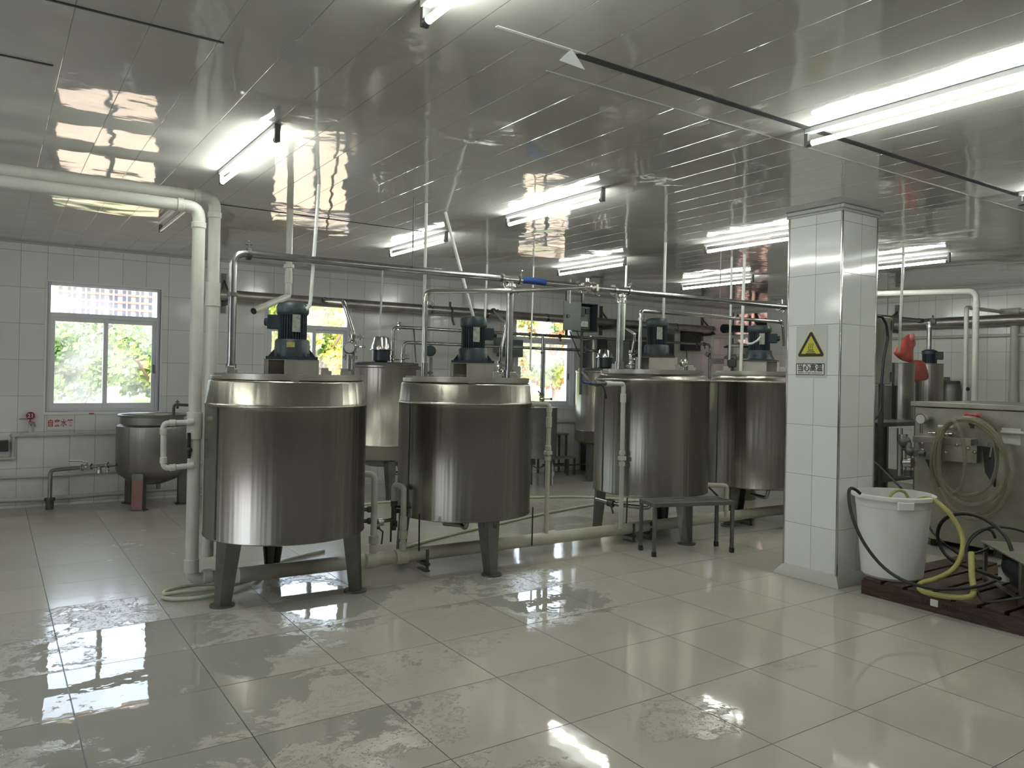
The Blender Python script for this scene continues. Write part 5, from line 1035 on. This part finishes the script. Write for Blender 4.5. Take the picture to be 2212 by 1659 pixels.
# wide tank behind machine
YT = 5.21; cyC, rC, hC = cyl_on('wide stainless tank standing behind the pressure machine, red bag over its rim', 1976, 2038, 784, YT, 0, 'storage_drum')
mo = fins((-.0, .0), .07, .085, hC-.05, hC+.13, 20).build('motor', 'motor', cyC); MB().box((.11, -.03, hC+.1), (.09, .1, .1)).build('junction_box', 'motor', mo, bevel=.008); MB().lathe([(.09, hC+.12), (.09, hC+.16), (.05, hC+.18), (0, hC+.18)], n=24).build('fan_cover', 'motor_light', mo)
# dark can
YK = 5.6; a, b = A(2034, 840, Y=YK), A(2077, 840, Y=YK); D_ = math.hypot((a.x+b.x)/2, YK); phi = math.atan2((a.x+b.x)/2, YK); rk_ = (b.x-a.x)/2*math.cos(phi); zk = A(2055, 824, Y=YK).z
dc = thing('round_shouldered_can', 'dull steel round-shouldered can with dark flat lid beside the white pvc pipes', 'can', ((a.x+b.x)/2, YK, 0), -phi)
MB().lathe([(0, .0), (rk_, 0), (rk_, zk-.12), (rk_*.93, zk-.05), (rk_*.8, zk-.02), (0, zk-.02)], n=40).build('vessel', 'steel_leg', dc); MB().lathe([(0, zk-.02), (rk_*.86, zk-.02), (rk_*.86, zk+.01), (0, zk+.01)], n=32).box((-.08, 0, zk+.035), (.12, .1, .05)).build('lid', 'steel_old', dc)
# red plastic bag draped over the rim
def bag():
    t = thing('plastic_bag', 'crumpled translucent red plastic bag draped over the tank behind the machine', 'bag')
    Yb = YT-rC-.06
    def G(px, py, o=0): v = A(px, py, Y=Yb+o); return v
    up = [(1926, 763), (1936, 748), (1948, 734), (1957, 722), (1968, 722), (1972, 738), (1970, 760), (1972, 785), (1958, 783), (1944, 777), (1934, 770)]
    lo = [(1960, 781), (1973, 777), (1986, 778), (1996, 781), (1999, 795), (2001, 806), (2006, 820), (1992, 822), (1975, 825), (1963, 824), (1962, 808), (1962, 794)]
    for nm, pl_, m_ in (('upper_fold', up, 'bag'), ('lower_fold', lo, 'bag')):
        c = Vector(); V = []
        for px, py in pl_: V.append(G(px, py)); c += V[-1]
        c /= len(V); V = [c+(v-c)*1.22 for v in V]; b = MB(); fc = b.bm.verts.new(c+Vector((0, -.05, 0))); bc = b.bm.verts.new(c+Vector((0, .03, 0)))
        ring = [b.bm.verts.new(v+Vector((0, .02*math.sin(3.1*i), 0))) for i, v in enumerate(V)]; mid = [b.bm.verts.new(c.lerp(v, .62)+Vector((0, -.045+.03*math.sin(2.3*i), .01*math.cos(i*1.7)))) for i, v in enumerate(V)]
        n = len(V)
        for i in range(n):
            j = (i+1) % n; b.bm.faces.new((ring[i], ring[j], mid[j], mid[i])); b.bm.faces.new((mid[i], mid[j], fc)); b.bm.faces.new((ring[j], ring[i], bc))
        o = b.build(nm, m_, t, sharp=60); sd = o.modifiers.new('soft', 'SUBSURF'); sd.levels = 2; sd.render_levels = 2
    k = MB().sph(G(1970, 728, -.04), .035, (1, .8, 1.3), 12).sph(G(1974, 742, -.03), .03, (.8, .7, 1.6), 12).build('knot', 'bag_pale', t)
bag()
# valve cluster on the rack
vc = thing('valve_cluster', 'stack of small stainless valves and a blue lever between the stand and the machine', 'valve')
Xv = 6.95
def Q(px, py, X=Xv): return A(px, py, X=X)
MB().cyl(Q(1944, 925), Q(1944, 1028), .026, 14).cyl(Q(1962, 955), Q(1962, 1030), .03, 14).cyl(Q(1955, 1000), Q(1972, 1000), .045, 12).cyl(Q(1950, 938), Q(1950, 950), .045, 14).build('valve_body', 'steel_cap', vc)
MB().sph(Q(1954, 954), .055, n=14).sph(Q(1966, 975), .045, n=12).cyl(Q(1960, 975), Q(1998, 980), .022, 12).cyl(Q(1980, 972), Q(1980, 986), .03, 10).build('elbow_joint', 'steel_old', vc)
MB().cyl(Q(1962, 1015), Q(1962, 1028), .04, 8).build('union_nut', 'steel_old', vc)
MB().cyl(Q(1948, 968), Q(1958, 972), .013, 8).build('valve_handle', 'blue', vc)
# ------------------------------------------------------------------ pressure machine (homogeniser)
XM = 7.24
ya, zt_ = A(1977, 867, X=XM).y, A(1977, 867, X=XM).z
yb_ = 2.2; hm_ = thing('pressure_machine', 'large stainless boxy pressure machine with coiled hose hanging on it at right', 'machine', (XM, ya, 0))
w_ = ya-yb_
MB().bb(0, 1.3, -w_, 0, .075, zt_-.05).build('housing', 'steel_sheet', hm_, bevel=.006)
MB().bb(-.03, 1.33, -w_-.03, .03, zt_-.045, zt_).build('top_plate', 'steel_sheet', hm_, bevel=.004)
for fy in (-.15, -w_+.15):
    for fx in (.1, 1.2): MB().cyl((fx, fy, 0), (fx, fy, .08), .03, 12).build('foot', 'black', hm_)
def R_(px, py, dx=0): v = A(px, py, X=XM+dx); return Vector((v.x-XM, v.y-ya, v.z))
def flat(pts, dx0, th, m, nm, par=hm_, bev=.003): return MB().poly([R_(px, py, 0)+Vector((dx0, 0, 0)) for px, py in pts], (-th, 0, 0)).build(nm, m, par, bevel=bev)
g0 = R_(2003, 905); ga = MB().cyl(g0+Vector((0, 0, 0)), g0+Vector((-.1, 0, 0)), .022, 14).cyl(g0+Vector((-.07, 0, 0)), g0+Vector((-.12, 0, 0)), .05, 28).cyl(g0+Vector((-.1, 0, -.05)), g0+Vector((-.1, 0, -.13)), .012, 10).build('pressure_gauge', 'steel_cap', hm_); MB().cyl(g0+Vector((-.1205, 0, 0)), g0+Vector((-.124, 0, 0)), .042, 28).build('gauge_face', 'gauge_glass', ga)
b1_ = flat([(1986, 941), (2112, 948), (2112, 962), (1986, 954)], 0, .12, 'steel_sheet', 'manifold_plate')
flat([(1996, 954), (2122, 962), (2122, 1000), (1996, 990)], 0, .10, 'steel_sheet', 'manifold_block')
bo = MB()
for px, py in ((2006, 957), (2006, 971), (2032, 960), (2057, 976), (2080, 960), (2104, 968), (2118, 976)): p = R_(px, py); bo.sph(p+Vector((-.105, 0, 0)), .018, n=12)
bo.build('dome_nut', 'steel_cap', hm_, sharp=60)
flat([(1998, 990), (2026, 992), (2034, 1053), (2026, 1051)], .0, .006, 'steel_old', 'drip_shield', bev=0)
flat([(2124, 964), (2158, 966), (2150, 1052), (2130, 1020)], .0, .02, 'dark_box', 'recess_panel', bev=0)
flat([(2164, 924), (2205, 926), (2204, 962), (2166, 957)], .0, .003, 'white_box', 'instruction_label', bev=0)
MB().cyl(R_(2166, 933)+Vector((-.03, 0, 0)), R_(2225, 936)+Vector((-.03, 0, 0)), .014, 12).build('white_rod', 'pvc', hm_)
MB().cyl(R_(2031, 921)+Vector((-.03, 0, 0)), R_(2062, 923)+Vector((-.03, 0, 0)), .014, 12).build('white_rod', 'pvc', hm_)
lv = MB().cyl(R_(2159, 932)+Vector((-.1, 0, 0)), R_(2150, 988)+Vector((-.1, 0, 0)), .008, 10).cyl(R_(2152, 960)+Vector((0, 0, 0)), R_(2152, 960)+Vector((-.12, 0, 0)), .022, 12).build('lever_rod', 'steel_cap', hm_); MB().sph(R_(2160, 931)+Vector((-.1, 0, 0)), .022, n=14).sph(R_(2150, 988)+Vector((-.1, 0, 0)), .012, n=10).build('lever_knob', 'black', lv)
tr_ = MB()
for k in range(6): p = R_(2014+k*9, 935+k*.6)+Vector((-.06, 0, 0)); tr_.cyl(p, R_(2021+k*9, 935.5+k*.6)+Vector((-.06, 0, 0)), .013+.006*(k % 2), 12)
tr_.build('fitting_row', 'steel_cap', hm_)
# hook valve with red wing handle
hv2 = thing('wing_valve', 'small valve with red wing handle holding the hose coil on the machine', 'valve', (XM, ya, 0))
MB().cyl(R_(2112, 915)+Vector((-.0, 0, 0)), R_(2112, 915)+Vector((-.13, 0, 0)), .018, 12).box(R_(2112, 906)+Vector((-.1, 0, 0)), (.05, .05, .06)).cyl(R_(2112, 915)+Vector((-.1, 0, 0)), R_(2112, 925)+Vector((-.1, 0, 0)), .016, 12).build('valve_body', 'steel_old', hv2)
MB().cyl(R_(2100, 895)+Vector((-.1, 0, 0)), R_(2123, 898)+Vector((-.1, 0, 0)), .009, 10).sph(R_(2100, 895)+Vector((-.1, 0, 0)), .02, n=12).sph(R_(2123, 898)+Vector((-.1, 0, 0)), .02, n=12).build('wing_handle', 'red', hv2)
# hose coil
hc = thing('hose_coil', 'coiled translucent yellowish hose hanging from the wing valve on the machine', 'hose', (XM, ya, 0))
def oval(cx, cy, rx, ry, dx, rot=0, n=48):
    P = []
    for i in range(n): a = 2*PI*i/n; ex, ey = rx*math.cos(a), ry*math.sin(a); P.append(R_(cx+ex*math.cos(rot)-ey*math.sin(rot), cy+ex*math.sin(rot)+ey*math.cos(rot))+Vector((dx+.015*math.sin(2*a), 0, 0)))
    return P
for k, (cx_, cy_, rx, ry, dx, ro_) in enumerate(((2106, 985, 66, 83, -.16, -.12), (2120, 995, 76, 92, -.20, -.25), (2112, 1005, 82, 104, -.15, -.1), (2118, 1012, 80, 108, -.19, -.35), (2083, 985, 28, 78, -.22, 0))):
    MB().tube(oval(cx_, cy_, rx, ry, dx, ro_), .0165, 12, 0, closed=True).build('hose_loop', 'clear_hose', hc)
# ------------------------------------------------------------------ pallet
px0, px1p, py0p, py1p, hp = 5.19, 6.55, 1.75, 3.2, .12
pa_ = thing('wooden_pallet', 'dark wet wooden pallet under the bucket and the pump', 'pallet', (px0, py1p, 0)); Lp, Wp = px1p-px0, py1p-py0p
MB().bb(0, .03, -Wp, 0, .0, hp-.022).build('side_board', 'wood', pa_, bevel=.003)
for k in range(4): x_ = .35+k*.32; MB().bb(x_-.03, x_+.03, -Wp, 0, 0, hp-.022).build('stringer', 'wood', pa_)
nb = 9
for k in range(nb): y_ = -(k+.5)*Wp/nb; MB().bb(0, Lp, y_-.066, y_+.066, hp-.022, hp).build('deck_board', 'wood', pa_, bevel=.003)
lb = A(2018, 1301, X=px0-.001); MB().box((-.0015, lb.y-py1p, .065), (.003, .05, .045)).build('paper_label', 'white', pa_)
text_part('TA    /AW', .055, Matrix.Translation((-.001, lb.y-py1p-.03, .055)) @ RX, 'black_ink', pa_, 'stencil_marks', width=.26)
# bucket
bc = Vector((5.42, 3.105, hp))
bu = thing('bucket', 'large white plastic bucket on the pallet with hoses hanging over its rim', 'bucket', tuple(bc))
rb0, rb1, hb2 = .205, .262, .60
MB().lathe([(0, .0), (rb0-.02, 0), (rb0, .02), (rb0+.004, .06), (rb1-.014, hb2-.09), (rb1-.01, hb2-.085), (rb1-.006, hb2-.03), (rb1+.018, hb2-.028), (rb1+.02, hb2-.004), (rb1+.012, hb2), (rb1-.012, hb2), (rb1-.02, hb2-.1), (rb0-.008, .03), (0, .02)], n=72).build('bucket_body', 'bucket', bu, sharp=30)
aa = math.atan2(-bc.y, -bc.x)+.3; MB().box(((rb1+.012)*math.cos(aa), (rb1+.012)*math.sin(aa), hb2-.055), (.02, .11, .06), aa).build('grip_tab', 'bucket', bu, bevel=.008)
# hoses near bucket
def bk(px, py, D): return A(px, py, D=D)
yh = [bk(1960, 1090, 6.25), bk(1985, 1078, 6.2), bk(2010, 1075, 6.15), bk(2045, 1100, 6.1), bk(2073, 1140, 6.1), bk(2083, 1180, 6.05), bk(2065, 1230, 5.95), bk(2020, 1252, 5.85), bk(1985, 1259, 5.8), bk(1985, 1276, 5.7), bk(2020, 1285, 5.65), bk(2060, 1291, 5.62), bk(2098, 1290, 5.62), bk(2104, 1278, 5.66)]
def smooth(P, it=2):
    for _ in range(it):
        Q2 = [P[0]]
        for a, b in zip(P, P[1:]): Q2 += [a*.75+b*.25, a*.25+b*.75]
        Q2.append(P[-1]); P = Q2
    return P
for v in yh: v.z = max(v.z, hp+.017)
yhose = thing('yellow_hose', 'thick yellow-green hose curling from the bucket down over the pallet', 'hose'); MB().tube(smooth(yh), .0165, 14, 0).build('hose_run', 'yellow_hose', yhose)
up_ = [bk(2104, 1278, 5.66), bk(2099, 1240, 5.75), bk(2098, 1194, 5.85)]; tag(MB().tube(smooth([Vector((v.x, v.y, max(v.z, hp+.03))) for v in up_]), .019, 14, 0).build('hose_tail', 'yellow_hose'), 'upright end of pale yellow hose standing in front of the pump frame', 'hose')
sh_ = [bk(1916, 1090, 6.2), bk(1925, 1066, 6.25), bk(1940, 1058, 6.3), bk(1955, 1062, 6.35), bk(1962, 1075, 6.35)]; tag(MB().tube(smooth(sh_), .011, 10, 0).build('inner_hose', 'yellow_hose'), 'thin yellow hose looping inside the bucket', 'hose')
bh = [bk(1858, 1066, 5.95), bk(1848, 1057, 5.92), bk(1837, 1053, 5.9), bk(1832, 1065, 5.85), bk(1838, 1110, 5.78), bk(1862, 1170, 5.72), bk(1905, 1225, 5.68), bk(1950, 1255, 5.62), bk(2000, 1270, 5.6), bk(2050, 1274, 5.6), bk(2110, 1268, 5.65), bk(2150, 1254, 5.75)]
for v in bh[8:]: v.z = max(v.z, hp+.014)
tag(MB().tube(smooth(bh), .011, 12, 0).build('black_hose', 'black'), 'black hose hanging over the left rim of the bucket and curving to the pump', 'hose')
bh2 = [bk(2160, 1250, 5.9), bk(2120, 1235, 6.1), bk(2060, 1215, 6.3), bk(2035, 1190, 6.35), bk(2022, 1155, 6.35), bk(2035, 1122, 6.3), bk(2070, 1108, 6.25), bk(2110, 1112, 6.15), bk(2150, 1135, 6.0), bk(2175, 1160, 5.95), bk(2186, 1190, 5.92)]
tag(MB().tube(smooth(bh2), .0125, 12, 0).build('black_hose', 'black'), 'large black hose loop rising between bucket and pump frame', 'hose')
bh3 = [bk(2240, 1160, 6.1), bk(2200, 1143, 6.1), bk(2150, 1136, 6.1), bk(2115, 1148, 6.08), bk(2090, 1172, 6.0), bk(2086, 1195, 5.95), bk(2095, 1230, 5.85), bk(2108, 1268, 5.7), bk(2120, 1300, 5.62), bk(2150, 1300, 5.6), bk(2212, 1290, 5.55)]
for v in bh3[8:]: v.z = max(v.z, hp+.012)
tag(MB().tube(smooth(bh3), .009, 12, 0).build('black_hose', 'black'), 'thinner black hose arching over the pump frame and trailing along the pallet front', 'hose')
bh4 = [bk(2150, 1163, 6.15), bk(2145, 1148, 6.15), bk(2130, 1141, 6.15), bk(2105, 1152, 6.15), bk(2090, 1172, 6.1), bk(2090, 1195, 6.1), bk(2110, 1195, 6.15), bk(2135, 1184, 6.3)]
tag(MB().tube(smooth(bh4), .009, 12, 0).build('black_hose', 'black'), 'small black hose loop at the left corner of the pump frame', 'hose')
cable('black cable slanting from the column down behind the bucket towards the pallet', [A(1880, 988, D=7.4), A(1910, 1018, D=7.2), A(1945, 1052, D=6.9), A(1990, 1110, D=6.8), A(2015, 1150, D=6.7), A(2040, 1175, D=6.55), A(2075, 1200, Z=hp+.01)], .009)
cable('black rigid cable on the floor edge beneath the machine', [A(2000, 1160, Z=.012), A(2040, 1170, Z=.012), A(2075, 1178, Z=.012), A(2115, 1188, Z=.012)], .011)
# pump frame
f0 = A(2122, 1255, Z=hp); f1 = A(2196, 1305, Z=hp)
ft = A(2122, 1168, D=math.hypot(f0.x, f0.y)).z
pm = thing('pump_frame', 'angle-iron stand holding a black pump on the pallet at right', 'pump', (f0.x, f0.y, hp)); dv = Vector((f1.x-f0.x, f1.y-f0.y, 0)); Lf = dv.length; pm.rotation_euler = (0, 0, math.atan2(dv.y, dv.x)); hf = ft-hp; wd_ = .42
MB().bb(-.02, Lf+.3, -.01, wd_, hf-.012, hf).build('top_plate', 'steel_sheet', pm, bevel=.003)
for lx in (0, Lf+.02, Lf+.28):
    for ly in (0, wd_-.03): MB().bb(lx, lx+.03, ly, ly+.006, 0, hf-.012).bb(lx, lx+.006, ly, ly+.03, 0, hf-.012).build('leg', 'steel_sheet', pm)
MB().bb(0, Lf+.3, 0, .03, .03, .04).bb(0, Lf+.3, wd_-.03, wd_, .03, .04).build('base_rail', 'steel_sheet', pm)
MB().cyl((Lf*.30, .16, .16), (Lf+.2, .16, .16), .105, 28).cyl((Lf*.1, .16, .16), (Lf*.3, .16, .16), .05, 20).bb(Lf*.35, Lf*.6, .1, .22, .04, .08).build('pump_motor', 'motor_black', pm)
MB().cyl((.09, .12, .035), (.09, .12, .12), .05, 20).build('white_cup', 'white_box', pm); MB().bb(.05, .2, .05, .2, .2, .26).build('pump_head', 'steel_old', pm)
# ------------------------------------------------------------------ end wall pipes
eh = thing('clad_pipe', 'thick silver-clad pipe along the end wall at right', 'pipe'); MB().cyl((XE-.16, A(1900, 700, X=XE-.16).y, 2.39), (XE-.16, 1.0, 2.39), .075, 24).build('cladding', 'clad', eh)
wb3 = thing('wall_bracket', 'triangular steel bracket on the end wall right of the column', 'bracket', (XE, A(1941, 660, X=XE).y, 0)); MB().bb(-.03, 0, -.04, .04, 2.32, 2.7).build('upright', 'steel_leg', wb3); MB().cyl((-.015, 0, 2.6), (-.3, .1, 2.36), .016, 8).build('brace', 'steel_leg', wb3); MB().bb(-.3, 0, -.02, .02, 2.27, 2.31).build('arm', 'steel_leg', wb3)
tag(MB().cyl((XE-.06, A(1926, 723, X=XE-.06).y, 2.19), (XE-.06, 1.0, 2.19), .02, 14).build('thin_wall_pipe', 'pvc'), 'thin white pipe along the end wall below the clad pipe', 'pipe')
ew = thing('wall_waste_pipe', 'vertical white waste pipe on the end wall at the right edge', 'pipe', (XE-.07, A(2190, 800, X=XE-.07).y, 0)); MB().cyl((0, 0, 0), (0, 0, 2.33), .05, 20).build('pipe_run', 'pvc', ew); MB().cyl((0, 0, 1.2), (0, 0, 1.42), .058, 20).build('coupling', 'pvc', ew); MB().cyl((0, 0, 1.17), (0, 0, 1.185), .06, 16).build('pipe_clip', 'steel_old', ew)
DX = 9.6
def E_(px, py, X=DX): v = A(px, py, X=X); return Vector((X, v.y, v.z))
w1 = thing('white_feed_pipe', 'taller white pvc pipe arch right of the column with a long level run', 'pipe')
a = A(1860, 632, D=9.9); b = A(2109, 633, D=9.9); c = Vector((b.x, b.y, 0)); zz = (a.z+b.z)/2; MB().tube([(a.x, a.y, zz), (b.x, b.y, zz), (b.x, b.y, 0)], .033, 16, .08).build('pipe_run', 'pvc', w1); collar(w1, (b.x, b.y, zz-.15), (0, 0, 1), .039, .03)
w2 = thing('white_feed_pipe', 'shorter white pvc pipe beside the taller arch, elbowing to the end wall', 'pipe')
a = A(2088, 664, D=10.3); b = A(2165, 674, X=XE-.15); MB().tube([(a.x, a.y, 0), (a.x, a.y, a.z), (b.x, b.y, b.z), (b.x-.0, b.y-.3, b.z)], .024, 14, .05).build('pipe_run', 'pvc', w2); MB().cyl((b.x, b.y+.02, b.z), (b.x, b.y-.22, b.z), .045, 16).build('coupling', 'pvc', w2); MB().sph((a.x, a.y-.03, A(2083, 840, D=10.3).z), .022, n=10).build('stop_valve', 'black', w2)
tag(MB().bb(A(1926, 706, D=10.5).x-.02, A(1926, 706, D=10.5).x+.25, 5.9, 6.05, 2.2, 2.26).build('dark_lug', 'steel_old'), 'small dark fitting left of the overhead drop pipe beyond the column', 'fitting') if False else None
# ------------------------------------------------------------------ hoses on the floor
ring = []
hcx = A(428, 1283, Z=.012)
for i in range(60):
    a = 2*PI*i/60*1.15+2.4; ring.append(Vector((hcx.x+.21*math.cos(a), hcx.y+.14*math.sin(a)+.02, .014+.0004*i)))
ring += smooth([ring[-1], A(540, 1262, Z=.03), A(590, 1215, Z=.014), A(700, 1190, Z=.014)], 2)
tag(MB().tube(ring, .0125, 12, 0).build('floor_hose', 'green_hose'), 'pale hose coiled in a ring at the foot of the thick pvc pipes', 'hose')
tag(MB().tube(smooth([A(700, 1100, Z=.014), A(880, 1078, Z=.014), A(1150, 1074, Z=.014), A(1270, 1072, Z=.014), A(1420, 1085, Z=.014)]), .014, 10, 0).build('floor_hose', 'green_hose'), 'pale green hose lying straight across the floor behind the tanks', 'hose')
tag(MB().tube(smooth([A(820, 1200, Z=.014), A(930, 1165, Z=.014), A(1060, 1135, Z=.014), A(1180, 1108, Z=.014), A(1290, 1088, Z=.014), A(1380, 1080, Z=.014)]), .014, 10, 0).build('floor_hose', 'green_hose'), 'pale green hose slanting across the floor under the second tank', 'hose')
# ------------------------------------------------------------------ outside
GZ = -.35
struct(MB().bb(-300, 500, YW+.3, 400, GZ-.1, GZ).build('ground', 'ground'))
o = MB(); 
tag(MB().bb(-40, 70, 24, 60, GZ, GZ+.02).build('lawn', 'lawn'), 'sunlit lawn under the trees outside the windows', 'lawn', kind='structure')
def tree(x, y, h, cr, lm, lab, seed):
    rnd = random.Random(seed); t = thing('tree', lab, 'tree', (x, y, GZ), 0, 'trees outside the windows')
    tk = MB().tube([(0, 0, 0), (.1, .05, h*.35), (.0, 0, h*.6)], .11, 10, .1)
    for k in range(5): a = k*1.25+seed; tk.tube([(.05, .02, h*.3), (cr*.4*math.cos(a), cr*.4*math.sin(a), h*.55), (cr*.7*math.cos(a), cr*.7*math.sin(a), h*.72)], .045, 8, .1)
    tk.build('trunk', 'bark', t)
    b = MB(); cl = []
    for k in range(20):
        a = rnd.uniform(0, 2*PI); rr = cr*math.sqrt(rnd.random())*.8; cz = h*rnd.uniform(.38, .86); cl.append((Vector((rr*math.cos(a), rr*math.sin(a), cz)), cr*rnd.uniform(.25, .42)))
    bm = b.bm
    for c, r_ in cl:
        for i in range(190):
            v = Vector((rnd.gauss(0, 1), rnd.gauss(0, 1), rnd.gauss(0, .8))).normalized()*r_*rnd.uniform(.6, 1.05)+c
            s_ = rnd.uniform(.07, .15); n_ = Vector((rnd.gauss(0, 1), rnd.gauss(0, 1), rnd.gauss(0, 1))).normalized(); q = n_.orthogonal().normalized(); w_ = n_.cross(q)
            bm.faces.new([bm.verts.new(v+q*s_), bm.verts.new(v+w_*s_*.6), bm.verts.new(v-q*s_), bm.verts.new(v-w_*s_*.6)])
    b.build('foliage', lm, t)
k = 0
for x, y, h, cr, lm, lab in ((.9, 25, 3.1, 1.6, 'leaf_green', 'green tree seen at the left of window one'), (4.3, 26, 2.9, 1.7, 'leaf_green', 'green tree seen at the right of window one'), (2.6, 30.5, 3.4, 1.6, 'leaf_green', 'green tree farther off in the middle of window one'), (.2, 35, 3.9, 2.0, 'leaf_green', 'far green tree at the left edge of window one'), (5.9, 34, 3.5, 1.7, 'leaf_green', 'far green tree at the right edge of window one'),
                            (7.7, 22, 4.6, 1.6, 'leaf_yellow', 'yellow-green tree seen left in window two'), (10.6, 24, 4.7, 1.7, 'leaf_green', 'green tree seen right in window two'),
                            (9.8, 31, 5.6, 2.0, 'leaf_yellow', 'tall yellow-green tree farther off in window two'), (15.0, 20, 4.6, 1.6, 'leaf_red', 'reddish tree seen left in window three'),
                            (18.6, 22.5, 4.9, 1.7, 'leaf_yellow', 'yellow-green tree seen in the middle of window three'), (22.6, 26.5, 5.4, 1.8, 'leaf_red', 'reddish tree seen right in window three'), (6.6, 42, 4.4, 2.4, 'leaf_green', 'far green tree between windows one and two')):
    tree(x, y, h, cr, lm, lab, k+3); k += 1
# apartment block far away
YA = 280
xa0, xa1 = A(124, 650, Y=YA).x, A(330, 650, Y=YA).x
ab = thing('apartment_building', 'pale pink and white apartment block far beyond the trees', 'building', (xa0, YA, GZ)); wA = xa1-xa0
MB().bb(0, wA, 0, 14, 0, 46).build('facade', 'facade', ab)
rowsz = [A(220, py, Y=YA).z-GZ for py in (611, 627, 643, 659, 675, 691, 707)]
for rz in rowsz: MB().bb(0, wA, -.25, 0, rz-1.5, rz-.75).build('pink_band', 'facade_pink', ab)
for rz in rowsz:
    for k in range(14):
        x_ = wA*(k+.5)/14+(.35 if k % 2 else -.35); MB().bb(x_-.62, x_+.62, -.15, 0, rz-.75, rz+.8).build('window', 'win_dark', ab)
for k in range(0, 15, 2): x_ = wA*k/14; MB().bb(x_-.25, x_+.25, -.5, 0, 0, 46).build('pilaster', 'facade', ab)
# ------------------------------------------------------------------ light
W = bpy.data.worlds.new('sky'); S.world = W; W.use_nodes = True; nt = W.node_tree; bg = nt.nodes['Background']
sk = nd(nt, 'ShaderNodeTexSky'); sk.sky_type = 'NISHITA'; sk.sun_disc = False; sk.sun_elevation = math.radians(48); sk.sun_rotation = math.radians(200); sk.air_density = 1.0; sk.dust_density = 4.0; sk.ozone_density = 1.0
mxs = nd(nt, 'ShaderNodeMix', data_type='RGBA'); mxs.inputs['Factor'].default_value = .55; nt.links.new(sk.outputs[0], mxs.inputs['A']); mxs.inputs['B'].default_value = (9.0, 9.6, 11.0, 1)
nt.links.new(mxs.outputs['Result'], bg.inputs['Color']); bg.inputs['Strength'].default_value = .9
sl = bpy.data.lights.new('sun', 'SUN'); sl.energy = 12; sl.angle = math.radians(.6); sl.color = (1, .95, .86); so = bpy.data.objects.new('sun', sl); COL.objects.link(so); so.rotation_euler = Euler((math.radians(44), 0, math.radians(-22))); so.location = (0, -20, 30)
vs = S.view_settings; S.display_settings.display_device = 'sRGB'; vs.view_transform = 'Standard'; vs.look = 'None'; vs.gamma = 1; vs.use_curve_mapping = False; vs.exposure = .12
